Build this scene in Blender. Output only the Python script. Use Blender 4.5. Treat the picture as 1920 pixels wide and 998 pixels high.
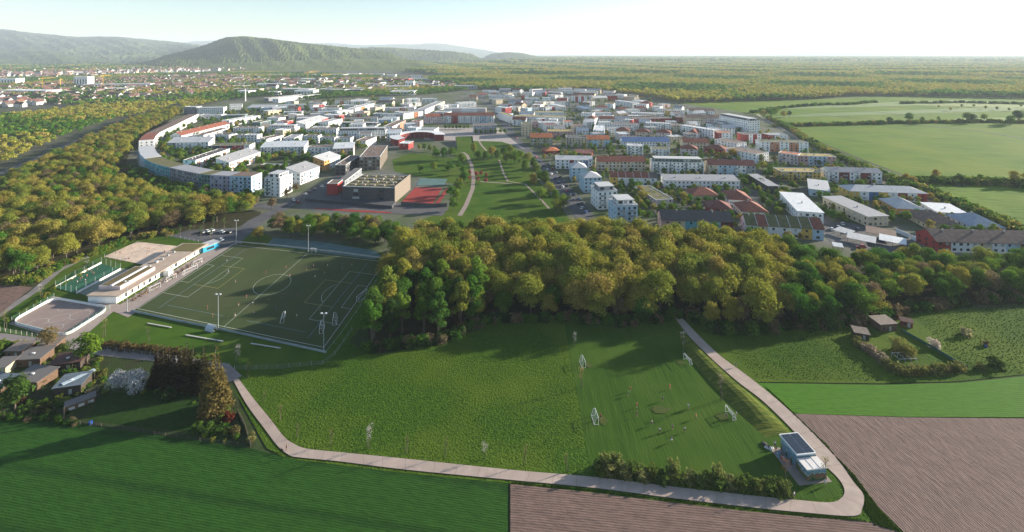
import bpy, bmesh, math, random
import numpy as np
from mathutils import Vector, Matrix
random.seed(7); R = random.random; U = random.uniform
for o in list(bpy.data.objects): bpy.data.objects.remove(o)
scn = bpy.context.scene
COL = scn.collection
# ------------------------------------------------------------------ camera, sky, sun, exposure
HAZE = 6.5e-5
CH, FP = 110.0, 900.0            # camera height (m); focal length in pixels of a 1920 px wide picture
cam = bpy.data.cameras.new('camera'); cam.sensor_width = 36; cam.lens = FP/1920*36
cam.shift_y = -399/1920; cam.clip_start = 1; cam.clip_end = 200000
camo = bpy.data.objects.new('camera', cam); COL.objects.link(camo)
camo.location = (0, 0, CH); camo.rotation_euler = (math.pi/2, 0, 0)
scn.camera = camo
SUN_EL, SUN_AZ = math.radians(15), math.radians(69)      # azimuth measured from the view direction to the right
w = bpy.data.worlds.new('World'); scn.world = w; w.use_nodes = True
nt = w.node_tree; nt.nodes.clear()
sky = nt.nodes.new('ShaderNodeTexSky'); sky.sky_type = 'NISHITA'; sky.sun_disc = False
sky.sun_elevation = SUN_EL; sky.sun_rotation = SUN_AZ; sky.air_density = 1.0; sky.dust_density = 0.5; sky.ozone_density = 2.0
bg = nt.nodes.new('ShaderNodeBackground'); bg.inputs[1].default_value = 0.08
wo = nt.nodes.new('ShaderNodeOutputWorld')
nt.links.new(sky.outputs[0], bg.inputs[0]); nt.links.new(bg.outputs[0], wo.inputs[0])
sl = bpy.data.lights.new('sun', 'SUN'); sl.energy = 5.0; sl.angle = math.radians(0.6); sl.color = (1.0, 0.91, 0.77)
so = bpy.data.objects.new('sun', sl); COL.objects.link(so)
sv = Vector((math.sin(SUN_AZ)*math.cos(SUN_EL), math.cos(SUN_AZ)*math.cos(SUN_EL), math.sin(SUN_EL)))
so.rotation_euler = sv.to_track_quat('Z', 'Y').to_euler(); so.location = (300, 100, 300)
scn.view_settings.view_transform = 'Standard'; scn.view_settings.look = 'None'
scn.view_settings.exposure = 1.42; scn.view_settings.gamma = 1
scn.view_settings.use_curve_mapping = False
scn.render.engine = 'CYCLES'
try:
    scn.cycles.max_bounces = 5; scn.cycles.diffuse_bounces = 2; scn.cycles.transmission_bounces = 3
    scn.cycles.transparent_max_bounces = 4; scn.cycles.volume_bounces = 1
except Exception: pass

# ------------------------------------------------------------------ helpers
def G(x, y, z=0.0):
    """pixel of the 1920x998 photograph -> point of the horizontal plane at height z"""
    yd = y-100.0; Y = (CH-z)*FP/yd
    return Vector(((x-960)/FP*Y, Y, z))
def px(p):
    return 960+FP*p[0]/p[1], 100+FP*(CH-p[2])/p[1]
def S(h):
    h = h.lstrip('#'); c = [int(h[i:i+2], 16)/255 for i in (0, 2, 4)]
    return tuple((v/12.92 if v <= .04045 else ((v+.055)/1.055)**2.4) for v in c)
def tag(o, label=None, cat=None, group=None, kind=None):
    if label: o['label'] = label
    if cat: o['category'] = cat
    if group: o['group'] = group
    if kind: o['kind'] = kind
    return o
def link(name, data, parent=None, loc=None, rz=0):
    o = bpy.data.objects.new(name, data); COL.objects.link(o)
    if parent is not None: o.parent = parent
    if loc is not None: o.location = loc
    if rz: o.rotation_euler = (0, 0, rz)
    return o
def empty(name, loc, rz=0): return link(name, None, None, loc, rz)
ORD = ['first','second','third','fourth','fifth','sixth','seventh','eighth','ninth','tenth','eleventh','twelfth','thirteenth','fourteenth','fifteenth','sixteenth','seventeenth','eighteenth','nineteenth','twentieth']
def nth(i):
    if i < 20: return ORD[i]
    t = ['','','twenty','thirty','forty','fifty'][(i+1)//10]
    return (t+'-'+ORD[(i+1) % 10-1]) if (i+1) % 10 else t[:-1]+'ieth'

class MB:
    """collects faces; build() links them as one mesh object"""
    def __init__(s): s.v = []; s.f = []; s.m = []
    def quad(s, a, b, c, d, m=0):
        n = len(s.v); s.v += [tuple(a), tuple(b), tuple(c), tuple(d)]; s.f.append((n, n+1, n+2, n+3)); s.m.append(m)
    def poly(s, pts, m=0):
        n = len(s.v); s.v += [tuple(p) for p in pts]; s.f.append(tuple(range(n, n+len(pts)))); s.m.append(m)
    def box(s, x0, y0, z0, x1, y1, z1, m=0):
        n = len(s.v)
        s.v += [(x0,y0,z0),(x1,y0,z0),(x1,y1,z0),(x0,y1,z0),(x0,y0,z1),(x1,y0,z1),(x1,y1,z1),(x0,y1,z1)]
        for q in ((0,3,2,1),(4,5,6,7),(0,1,5,4),(1,2,6,5),(2,3,7,6),(3,0,4,7)):
            s.f.append(tuple(n+i for i in q)); s.m.append(m)
    def prism(s, pts, z0, z1, m=0, mt=None):
        """vertical prism over a ground outline (counter-clockwise); z1 number"""
        k = len(pts)
        for i in range(k):
            a, b = pts[i], pts[(i+1) % k]
            s.quad((a[0],a[1],z0), (b[0],b[1],z0), (b[0],b[1],z1), (a[0],a[1],z1), m)
        s.poly([(p[0],p[1],z1) for p in pts], m if mt is None else mt)
    def bar(s, a, b, r, m=0, n=6, r2=None):
        a = Vector(a); b = Vector(b); d = (b-a)
        if d.length < 1e-6: return
        q = d.to_track_quat('Z', 'Y'); r2 = r if r2 is None else r2
        k = len(s.v)
        for t, rr, c in ((0, r, a), (1, r2, b)):
            for i in range(n):
                an = 2*math.pi*i/n
                s.v.append(tuple(c+q @ Vector((math.cos(an)*rr, math.sin(an)*rr, 0))))
        for i in range(n):
            j = (i+1) % n; s.f.append((k+i, k+j, k+n+j, k+n+i)); s.m.append(m)
        s.f.append(tuple(k+n+i for i in range(n))); s.m.append(m)
        s.f.append(tuple(k+i for i in reversed(range(n)))); s.m.append(m)
    def wallstrip(s, pts, z0, z1, t, m=0, closed=False):
        """a thin standing wall along a ground polyline"""
        k = len(pts)
        for i in range(k if closed else k-1):
            a = Vector(pts[i][:2]); b = Vector(pts[(i+1) % k][:2]); d = (b-a)
            if d.length < 1e-4: continue
            nn = Vector((-d.y, d.x)).normalized()*t/2
            p = [a+nn, a-nn, b-nn, b+nn]
            s.prism([(q.x, q.y) for q in p], z0, z1, m)
    def mesh(s, name, mats):
        me = bpy.data.meshes.new(name); me.from_pydata(s.v, [], s.f)
        for m in (mats if isinstance(mats, (list, tuple)) else [mats]): me.materials.append(m)
        if any(s.m): me.polygons.foreach_set('material_index', s.m)
        me.update(); return me
    def build(s, name, mats, parent=None, loc=None, rz=0):
        return link(name, s.mesh(name, mats), parent, loc, rz)

# ------------------------------------------------------------------ materials
MATS = {}
def mat(name, col, rough=.8, var=.0, scale=1.0, col2=None, bump=0., bscale=None, spec=.3, metal=0., detail=4, stretch=None, col3=None, scale3=.05):
    if name in MATS: return MATS[name]
    m = bpy.data.materials.new(name); m.use_nodes = True; t = m.node_tree; N = t.nodes; L = t.links
    b = N['Principled BSDF']; b.inputs['Roughness'].default_value = rough
    b.inputs['Specular IOR Level'].default_value = spec; b.inputs['Metallic'].default_value = metal
    b.inputs['Base Color'].default_value = (*col, 1)
    if var or col2 or bump:
        tc = N.new('ShaderNodeTexCoord'); mp = N.new('ShaderNodeMapping'); L.new(tc.outputs['Object'], mp.inputs[0])
        if stretch: mp.inputs['Rotation'].default_value = (0, 0, stretch[0]); mp.inputs['Scale'].default_value = (stretch[1], stretch[2], 1)
        nz = N.new('ShaderNodeTexNoise'); nz.inputs['Scale'].default_value = scale; nz.inputs['Detail'].default_value = detail
        L.new(mp.outputs[0], nz.inputs['Vector'])
        if col2 or var:
            c2 = col2 or tuple(c*(1-var) for c in col); c1 = col if col2 else tuple(min(1, c*(1+var)) for c in col)
            rp = N.new('ShaderNodeValToRGB'); rp.color_ramp.elements[0].position = .33; rp.color_ramp.elements[1].position = .67
            rp.color_ramp.elements[0].color = (*c2, 1); rp.color_ramp.elements[1].color = (*c1, 1)
            L.new(nz.outputs[0], rp.inputs[0]); out = rp.outputs[0]
            if col3:
                n3 = N.new('ShaderNodeTexNoise'); n3.inputs['Scale'].default_value = scale3; n3.inputs['Detail'].default_value = 3
                L.new(tc.outputs['Object'], n3.inputs['Vector'])
                r3 = N.new('ShaderNodeValToRGB'); r3.color_ramp.elements[0].position = .42; r3.color_ramp.elements[1].position = .66
                L.new(n3.outputs[0], r3.inputs[0])
                mx = N.new('ShaderNodeMix'); mx.data_type = 'RGBA'; L.new(r3.outputs[0], mx.inputs[0])
                L.new(out, mx.inputs[6]); mx.inputs[7].default_value = (*col3, 1); out = mx.outputs[2]
            L.new(out, b.inputs['Base Color'])
        if bump:
            n2 = nz
            if bscale:
                n2 = N.new('ShaderNodeTexNoise'); n2.inputs['Scale'].default_value = bscale; n2.inputs['Detail'].default_value = 3
                L.new(mp.outputs[0], n2.inputs['Vector'])
            bp = N.new('ShaderNodeBump'); bp.inputs['Distance'].default_value = bump; bp.inputs['Strength'].default_value = 1
            L.new(n2.outputs[0], bp.inputs['Height']); L.new(bp.outputs[0], b.inputs['Normal'])
    MATS[name] = m; return m
def rows(name, c1, c2, ang, period, bump, noise=.5, rough=.9, tram=None, c3=None):
    """field with parallel rows: ang = direction of the rows in the ground plane"""
    m = bpy.data.materials.new(name); m.use_nodes = True; t = m.node_tree; N = t.nodes; L = t.links
    b = N['Principled BSDF']; b.inputs['Roughness'].default_value = rough; b.inputs['Specular IOR Level'].default_value = .1
    tc = N.new('ShaderNodeTexCoord'); mp = N.new('ShaderNodeMapping'); mp.inputs['Rotation'].default_value = (0, 0, -ang)
    L.new(tc.outputs['Object'], mp.inputs[0])
    wv = N.new('ShaderNodeTexWave'); wv.bands_direction = 'Y'; wv.inputs['Scale'].default_value = 1/period*.314*1.0
    wv.inputs['Distortion'].default_value = 1.2; wv.inputs['Detail'].default_value = 2; wv.inputs['Detail Scale'].default_value = .6
    L.new(mp.outputs[0], wv.inputs[0])
    mp2 = N.new('ShaderNodeMapping'); mp2.inputs['Scale'].default_value = (.35, 1, 1); L.new(mp.outputs[0], mp2.inputs[0])
    nz = N.new('ShaderNodeTexNoise'); nz.inputs['Scale'].default_value = .9; nz.inputs['Detail'].default_value = 7; nz.inputs['Roughness'].default_value = .7
    L.new(mp2.outputs[0], nz.inputs['Vector'])
    big = N.new('ShaderNodeTexNoise'); big.inputs['Scale'].default_value = .045; big.inputs['Detail'].default_value = 4; L.new(mp2.outputs[0], big.inputs['Vector'])
    a = N.new('ShaderNodeMath'); a.operation = 'MULTIPLY_ADD'; L.new(wv.outputs[1], a.inputs[0]); a.inputs[1].default_value = 1-noise
    a2 = N.new('ShaderNodeMath'); a2.operation = 'MULTIPLY'; L.new(nz.outputs[0], a2.inputs[0]); a2.inputs[1].default_value = noise*1.2; L.new(a2.outputs[0], a.inputs[2])
    h = a.outputs[0]
    if tram:
        w2 = N.new('ShaderNodeTexWave'); w2.bands_direction = 'Y'; w2.inputs['Scale'].default_value = .314/tram; w2.inputs['Distortion'].default_value = .9; w2.inputs['Detail Scale'].default_value = .1
        L.new(mp.outputs[0], w2.inputs[0])
        pw = N.new('ShaderNodeMath'); pw.operation = 'POWER'; L.new(w2.outputs[1], pw.inputs[0]); pw.inputs[1].default_value = 14
        sb = N.new('ShaderNodeMath'); sb.operation = 'MULTIPLY_ADD'; L.new(pw.outputs[0], sb.inputs[0]); sb.inputs[1].default_value = -.28; L.new(h, sb.inputs[2]); h = sb.outputs[0]
    rp = N.new('ShaderNodeValToRGB'); rp.color_ramp.elements[0].position = .3; rp.color_ramp.elements[1].position = .75
    rp.color_ramp.elements[0].color = (*c2, 1); rp.color_ramp.elements[1].color = (*c1, 1); L.new(h, rp.inputs[0])
    mx = N.new('ShaderNodeMix'); mx.data_type = 'RGBA'
    r3 = N.new('ShaderNodeValToRGB'); r3.color_ramp.elements[0].position = .4; r3.color_ramp.elements[1].position = .7; L.new(big.outputs[0], r3.inputs[0])
    L.new(r3.outputs[0], mx.inputs[0]); L.new(rp.outputs[0], mx.inputs[6]); mx.inputs[7].default_value = (*(c3 or tuple((x+y)/2 for x, y in zip(c1, c2))), 1)
    mx2 = N.new('ShaderNodeMix'); mx2.data_type = 'RGBA'; mx2.inputs[0].default_value = .45; L.new(rp.outputs[0], mx2.inputs[6]); L.new(mx.outputs[2], mx2.inputs[7])
    L.new(mx2.outputs[2], b.inputs['Base Color'])
    bp = N.new('ShaderNodeBump'); bp.inputs['Distance'].default_value = bump; L.new(h, bp.inputs['Height']); L.new(bp.outputs[0], b.inputs['Normal'])
    MATS[name] = m; return m
def leafmat(name, fixed=None, trans=.46):
    m = bpy.data.materials.new(name); m.use_nodes = True; t = m.node_tree; N = t.nodes; L = t.links; N.clear()
    out = N.new('ShaderNodeOutputMaterial'); d = N.new('ShaderNodeBsdfDiffuse'); tr = N.new('ShaderNodeBsdfTranslucent'); mx = N.new('ShaderNodeMixShader')
    at = N.new('ShaderNodeAttribute'); at.attribute_name = 'v'; oi = N.new('ShaderNodeObjectInfo')
    hs = N.new('ShaderNodeHueSaturation')
    if fixed: hs.inputs['Color'].default_value = (*fixed, 1)
    else:
        ac = N.new('ShaderNodeAttribute'); ac.attribute_type = 'INSTANCER'; ac.attribute_name = 'color'; L.new(ac.outputs['Color'], hs.inputs['Color'])
    L.new(at.outputs['Fac'], hs.inputs['Value'])
    m1 = N.new('ShaderNodeMath'); m1.operation = 'MULTIPLY_ADD'; L.new(oi.outputs['Random'], m1.inputs[0]); m1.inputs[1].default_value = .03; m1.inputs[2].default_value = .487
    L.new(m1.outputs[0], hs.inputs['Hue'])
    L.new(hs.outputs[0], d.inputs[0]); L.new(hs.outputs[0], tr.inputs[0]); mx.inputs[0].default_value = trans
    L.new(d.outputs[0], mx.inputs[1]); L.new(tr.outputs[0], mx.inputs[2]); L.new(mx.outputs[0], out.inputs[0])
    MATS[name] = m; return m
LEAF = leafmat('foliage'); PETAL = leafmat('blossom', trans=.25)
BARK = mat('bark', (.12,.095,.07), .95, .3, 3)
WHITE = mat('white_paint', (.72,.72,.70), .6, .05, .6)
METAL = mat('galvanised_metal', (.42,.44,.45), .45, .08, 2, metal=.4)
DARKM = mat('dark_metal', (.05,.055,.06), .5)
GLASS = mat('window_glass', (.035,.045,.055), .12, spec=.6)
BLIND = mat('window_blind', (.42,.42,.40), .6)
CONC = mat('concrete', (.42,.39,.35), .9, .12, .8)
ASPH = mat('asphalt', (.085,.085,.09), .92, .2, .15, bump=.01, bscale=8)
# ------------------------------------------------------------------ the ground and what lies flat on it
ZC = [0]
def sheet(name, pts, z, m, label=None, world=False, parent=None, sub=False, kind='structure'):
    ZC[0] += 1; z += ZC[0]*.0012*(z > 0)
    P = [Vector((p[0], p[1], 0)) for p in pts] if world else [G(*p) for p in pts]
    bm = bmesh.new(); f = bm.faces.new([bm.verts.new((p.x, p.y, z)) for p in P])
    bm.normal_update()
    if f.normal.z < 0: f.normal_flip()
    bmesh.ops.triangulate(bm, faces=[f])
    me = bpy.data.meshes.new(name); bm.to_mesh(me); bm.free(); me.materials.append(m)
    o = link(name, me, parent)
    if parent is None and kind: tag(o, label, None, None, kind)
    return o
GRASSN = mat('meadow_grass', (.060,.114,.010), .95, 0, .9, col2=(.030,.072,.007), bump=.34, bscale=1.8, spec=.05, detail=8, col3=(.082,.124,.013), scale3=.03)
MOWN = mat('mown_grass', (.044,.094,.010), .95, 0, .5, col2=(.031,.072,.008), bump=.10, bscale=2.2, spec=.05, detail=6, stretch=(math.radians(-58), 1, .10), col3=(.055,.100,.013), scale3=.05)
BANKG = mat('bank_grass', (0.1280,0.1440,0.0240), .95, 0, 1.2, col2=(0.0520,0.0800,0.0144), bump=.25, bscale=1.6, spec=.05, detail=6, stretch=(math.radians(-50), .15, 1))
PARKG = mat('park_lawn', (.058,.115,.012), .95, 0, .12, col2=(.042,.09,.010), bump=.06, bscale=1.5, spec=.05, detail=6, col3=(.08,.115,.016), scale3=.03)
FARG = mat('far_meadow', (.105,.180,.014), .95, 0, .05, col2=(.070,.135,.011), bump=1.0, bscale=.2, spec=.05, detail=7, stretch=(.2, .35, 1), col3=(.135,.185,.02), scale3=.012)
PLAIN = mat('plain_ground', (.065,.085,.03), .95, 0, .004, col2=(.035,.06,.02), spec=.05, detail=8, col3=(.10,.11,.06), scale3=.0012)
TOWNG = mat('town_ground', (.13,.135,.085), .95, 0, .06, col2=(.06,.095,.028), bump=.1, bscale=.5, spec=.05, detail=6, col3=(.15,.145,.13), scale3=.02)
SUBG = mat('suburb_ground', (.12,.115,.09), .95, 0, .02, col2=(.05,.07,.03), spec=.05, detail=8, col3=(.09,.09,.075), scale3=.006)
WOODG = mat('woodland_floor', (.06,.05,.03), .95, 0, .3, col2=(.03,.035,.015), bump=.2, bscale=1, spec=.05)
GARDG = mat('garden_ground', (0.0338,0.0600,0.0135), .95, 0, .25, col2=(0.0413,0.0435,0.0225), bump=.12, bscale=1.5, spec=.05, detail=6)
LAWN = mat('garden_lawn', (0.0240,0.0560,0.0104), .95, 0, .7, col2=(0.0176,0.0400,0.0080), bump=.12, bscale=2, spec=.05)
CROP = rows('winter_wheat', (.026,.085,.009), (.013,.047,.006), math.radians(-9), .6, .28, .88, tram=14)
CROP2 = rows('young_wheat', (.062,.165,.008), (.040,.115,.006), math.radians(4), .8, .12, .85)
PLOW = rows('ploughed_soil', (.215,.148,.122), (.10,.070,.058), math.radians(-83), .62, .22, .84)
PLOW2 = rows('harrowed_soil', (.205,.135,.11), (.095,.064,.052), math.radians(-6), .62, .22, .82)
PATHC = mat('path_concrete', (0.3910,0.3060,0.2550), .9, .10, .5, bump=.01, bscale=6, col3=(0.3400,0.2635,0.2210), scale3=.12)
JOINT = mat('path_joint', (.13,.11,.08), .95, .2, 3)
SAND = mat('court_sand', (.62,.47,.36), .95, .12, .4, bump=.08, bscale=.9)
PAVE = mat('plaza_paving', (0.3060,0.2465,0.2167), .9, .08, .25, bump=.01, bscale=4)
TURF = mat('artificial_turf', (.040,.060,.013), .95, .14, .08, bump=.01, bscale=5, stretch=(.3, 1, .15), col3=(.052,.062,.018), scale3=.03)
REDC = mat('red_sport_surface', (.27,.030,.025), .85, .08, .15)
TEAL = mat('teal_sport_surface', (.09,.16,.15), .85, .12, .12)
GREENC = mat('green_sport_surface', (.02,.10,.055), .9, .1, .3)
RINK = mat('rink_asphalt', (0.2550,0.1913,0.1658), .9, .08, .2)
LINE = mat('line_paint', (.48,.49,.42), .8)
LINEY = mat('yellow_line_paint', (.40,.33,.10), .8); LINEB = mat('blue_line_paint', (.16,.24,.30), .8)

sheet('ground', [(-70000,-3000),(70000,-3000),(70000,90000),(-70000,90000)], 0, PLAIN, 'wide flat plain reaching to the horizon', world=True)
Z = .03
sheet('suburb_ground', [(-700,330),(-700,150),(0,128),(300,122),(560,126),(760,135),(880,150),(880,172),(640,190),(340,225),(0,345)], Z, SUBG, 'patchy ground of the far suburbs')
sheet('town_ground', [(225,335),(240,285),(320,215),(420,190),(650,180),(900,170),(1100,165),(1290,185),(1440,225),(1560,285),(1700,330),(1900,430),(2050,520),(1500,520),(1100,505),(700,480),(480,440),(300,380)], Z*2, TOWNG, 'gardens and yards between the apartment blocks')
sheet('far_fields', [(1265,192),(1500,188),(1620,182),(1760,180),(1930,184),(2700,186),(2700,470),(2000,470),(1890,430),(1740,345),(1620,300),(1480,242),(1420,215)], Z*3, FARG, 'broad bright green fields beyond the houses at right')
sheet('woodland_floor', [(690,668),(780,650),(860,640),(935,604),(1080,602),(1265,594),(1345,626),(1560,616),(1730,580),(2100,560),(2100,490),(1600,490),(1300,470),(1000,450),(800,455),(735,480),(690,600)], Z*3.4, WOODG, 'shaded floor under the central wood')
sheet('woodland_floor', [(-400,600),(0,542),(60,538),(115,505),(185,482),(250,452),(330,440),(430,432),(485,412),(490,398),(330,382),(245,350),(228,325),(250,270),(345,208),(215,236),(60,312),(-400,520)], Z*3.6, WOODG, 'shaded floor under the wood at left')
sheet('sports_lawn', [(-60,640),(20,585),(120,490),(230,450),(420,428),(480,430),(520,450),(720,475),(720,560),(640,660),(600,690),(440,690),(300,660),(100,660),(-40,680)], Z*4, PARKG, 'grass around the sports courts')
sheet('meadow', [(440,690),(610,685),(650,640),(700,668),(830,642),(935,606),(1080,604),(1265,595),(1340,680),(1480,810),(1575,915),(1560,950),(1300,924),(960,886),(640,854),(545,840),(500,790),(455,724)], Z*5, GRASSN, 'long-grass meadow between the wood and the path')
sheet('mown_pitch', [(1058,606),(1072,690),(1086,760),(1098,830),(1108,880),(1130,892),(1300,914),(1450,930),(1540,940),(1570,934),(1578,920),(1560,896),(1500,835),(1430,775),(1330,680),(1262,600),(1180,612)], Z*6, MOWN, 'mown training pitch with stripes')
sheet('meadow', [(1282,600),(1345,626),(1560,616),(1730,582),(2500,570),(2500,705),(1920,703),(1800,716),(1650,720),(1410,717),(1330,655)], Z*5, GRASSN, 'rough meadow right of the path')
sheet('crop_strip', [(1404,719),(1650,723),(1800,719),(1920,707),(2500,700),(2500,788),(1920,784),(1700,783),(1500,777),(1478,773)], Z*6, CROP2, 'bright green strip of young wheat')
sheet('ploughed_field', [(1486,777),(1700,784),(1920,786),(2900,790),(2900,1400),(1960,1250),(1700,1005),(1640,945),(1560,855)], Z*6, PLOW, 'mauve brown ploughed field at lower right')
sheet('verge', [(470,690),(1290,600),(1345,650),(1420,715),(1490,776),(1560,850),(1640,940),(1700,1010),(1960,1260),(1560,1130),(1500,972),(1110,925),(953,908),(640,876),(540,862),(500,842),(430,715)], Z*4.5, GRASSN, 'grassy verge along the concrete path')
sheet('wheat_field', [(-900,790),(0,786),(150,797),(330,822),(470,842),(545,862),(640,874),(760,889),(952,907),(952,1500),(-900,1500)], Z*6, CROP, 'dark green wheat field at lower left')
sheet('harrowed_field', [(957,909),(1110,925),(1250,943),(1400,960),(1500,970),(1610,978),(1670,985),(1960,1260),(957,1500)], Z*6, PLOW2, 'brown harrowed field at the lower edge')
sheet('garden_ground', [(-300,640),(0,632),(60,640),(130,640),(300,660),(430,690),(450,760),(470,800),(480,838),(330,820),(150,794),(0,783),(-600,790)], Z*5, GARDG, 'allotment garden soil and paths at lower left')
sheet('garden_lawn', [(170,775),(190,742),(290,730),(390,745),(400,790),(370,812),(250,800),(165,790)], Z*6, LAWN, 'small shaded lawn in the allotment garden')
sheet('bare_field', [(-400,600),(-100,535),(0,532),(62,540),(30,565),(0,590),(-60,640)], Z*6, PLOW2, 'bare brown field at the left edge')
# park and town surfaces
sheet('park_lawn', [(770,420),(840,395),(852,345),(740,322),(735,300),(770,288),(850,296),(860,262),(950,262),(985,300),(1015,345),(1060,400),(1080,430),(900,440)], Z*3, PARKG, 'park lawn between the school and the main street')
def strip(name, pts, wd, z, m, label=None, world=False, parent=None):
    ZC[0] += 1; z += ZC[0]*.0012
    P = [Vector((p[0], p[1], 0)) for p in pts] if world else [G(*p) for p in pts]
    a = []; b = []
    for i, p in enumerate(P):
        d = (P[min(i+1, len(P)-1)]-P[max(i-1, 0)]); n = Vector((-d.y, d.x, 0)).normalized()*wd/2
        a.append(p+n); b.append(p-n)
    s = MB()
    for i in range(len(P)-1):
        s.quad((b[i].x,b[i].y,z), (b[i+1].x,b[i+1].y,z), (a[i+1].x,a[i+1].y,z), (a[i].x,a[i].y,z))
    o = s.build(name, m, parent)
    if parent is None: tag(o, label, None, None, 'structure')
    return o
PARKP = mat('park_path_gravel', (.27,.215,.18), .95, .08, .3)
strip('park_path', [(862,405),(874,385),(886,355),(888,335),(884,310),(876,292),(868,286)], 3.3, Z*4, PARKP, 'curved gravel path through the park lawn')
strip('park_path', [(936,300),(944,325),(952,340),(985,346),(1012,372),(1030,392)], 1.7, Z*4, PARKP, 'narrow pale path crossing the right half of the park')
strip('park_path', [(900,341),(930,343),(960,345)], 2.0, Z*4.3, PARKP, 'short path joining the two park paths')
strip('park_path', [(897,263),(903,273),(912,283)], 2.2, Z*4, PARKP, 'short path on the far lawn')
strip('street', [(870,172),(905,188),(930,208),(948,235),(965,262),(990,285),(1030,325),(1060,360),(1085,390),(1120,440),(1140,470)], 13, Z*4, ASPH, 'main street beside the park')
strip('street', [(1085,172),(1082,200),(1078,225),(1080,250),(1085,262)], 14, Z*4, ASPH, 'tree-lined street between the right-hand blocks')
strip('street', [(1300,215),(1345,262),(1400,305),(1440,335),(1500,372),(1560,425),(1600,450),(1680,480)], 8, Z*4, ASPH, 'street through the terraced houses at right')
strip('street', [(1420,215),(1500,262),(1580,300),(1660,345),(1740,378),(1830,410),(1920,438),(2020,470)], 5, Z*4, mat('lane_gravel', (.30,.26,.21), .95, .1, .2), 'lane along the edge of the housing')
strip('street', [(700,292),(640,330),(560,375),(510,400),(480,415),(450,440),(425,462)], 11, Z*5, ASPH, 'street running past the school to the sports ground')
strip('street', [(215,345),(232,318),(250,325),(300,352),(380,372),(470,385),(540,392)], 10, Z*4, ASPH, 'street in front of the curved block')
strip('street', [(1060,318),(1150,322),(1240,330),(1320,326)], 6, Z*4.2, ASPH, 'side street behind the row houses')
strip('railway', [(-300,430),(0,326),(60,303),(100,285),(160,258),(215,238),(290,214),(360,196),(450,182)], 8, Z*5, mat('ballast', (.17,.155,.14), .95, .15, .4), 'railway cutting through the trees at left')
strip('lane', [(-100,660),(0,590),(60,550),(110,508),(170,478),(230,452),(262,436),(290,424)], 3.4, Z*5.2, mat('lane_asphalt', (.20,.18,.165), .95, .1, .2), 'narrow lane along the left wood')
strip('lane', [(-60,628),(0,632),(60,640),(130,646),(200,662),(300,672),(420,690),(442,712)], 4, Z*5.6, mat('lane_asphalt2', (.24,.205,.19), .95, .1, .2), 'narrow lane behind the allotment gardens')
sheet('town_square', [(795,262),(800,240),(935,240),(960,262),(985,280),(940,266),(860,264)], Z*4.4, mat('square_paving', (.33,.29,.26), .9, .08, .1), 'paved town square beyond the park')
sheet('car_park', [(318,444),(352,432),(440,428),(470,440),(430,462),(405,472),(386,455)], Z*5.4, ASPH, 'asphalt car park by the sports club')
sheet('plaza', [(178,566),(205,582),(240,596),(440,470),(455,455),(420,452),(375,478),(225,572)], Z*5, PAVE, 'pinkish paved plaza in front of the clubhouse')
sheet('rink_apron', [(12,607),(98,556),(222,577),(150,638),(118,640)], Z*5, PAVE, 'paved apron around the hockey rink')
sand_court = sheet('sand_court', [(195,482),(257,454),(338,463),(268,497)], Z*6, SAND, 'pale pink sand volleyball court')
sheet('ball_court', [(143,549),(228,504),(262,509),(205,565),(180,562)], Z*6, mat('worn_court', (.20,.215,.165), .9, .1, .15), 'worn grey green court beside the green cage')
sheet('school_yard', [(555,392),(600,352),(640,342),(760,385),(840,390),(830,405),(700,400)], Z*4.6, mat('yard_paving', (.10,.095,.095), .9, .1, .15), 'dark paved yard before the sports hall')
sheet('red_track', [(590,390.5),(700,396),(735,398.5),(733,400.5),(660,397.5),(590,392.5)], Z*5, REDC, 'red running strip below the sports hall')
sheet('red_court', [(752.5,380),(778.6,352),(829.7,353),(811.6,383)], Z*5, REDC, 'bright red sports court next to the hall')
sheet('red_runway', [(815,383),(836.7,353),(843.7,354),(822,384)], Z*5, REDC, 'narrow red runway beside the court')
sheet('teal_court', [(780.6,348),(787.6,335),(838.7,336),(832.7,348)], Z*5, TEAL, 'teal hard court beyond the red court')
sheet('teal_court', [(498,462),(512,447),(600,454),(700,470),(715,480),(700,488),(560,468)], Z*5, TEAL, 'faded teal court beyond the turf pitch')
yard = sheet('parking_yard', [(1560,455),(1530,430),(1575,415),(1625,425),(1700,452),(1730,468),(1680,480)], Z*4.5, ASPH, 'parking yard among the carports')
# far-field strips and lines at right
for i, (a, b, cc) in enumerate([((1478,238),(1920,228),(.10,.175,.013)), ((1420,222),(1905,208),(.072,.14,.012)), ((1380,208),(1780,196),(.09,.155,.014)), ((1690,197),(1925,203),(.14,.19,.025))]):
    q = [a, b, (b[0]+30, b[1]-9), (a[0]+110, a[1]-9)]
    sheet('field_strip', q, Z*(4+i*.5), mat('field_strip_%d' % i, cc, .95, .12, .05, bump=.3, bscale=.3), ['field strip nearest the tall white block','second field strip beyond the tall white block','third field strip beyond the tall white block','pale field strip at the far right'][i])
DITCH = mat('ditch_grass', (.045,.06,.02), .95, .2, .3)
for i, q in enumerate([[(1690,233),(1830,245),(1925,262)], [(1560,202),(1660,212),(1740,222)], [(1500,212),(1560,218),(1640,224)], [(1640,197),(1730,205),(1830,212)], [(1740,196),(1830,202),(1925,212)], [(1790,350),(1850,340),(1925,345)]]):
    strip('field_ditch', q, 5.5, Z*6.5, DITCH, 'dark drainage line across the bright fields, %s from the front' % nth(i))

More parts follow.
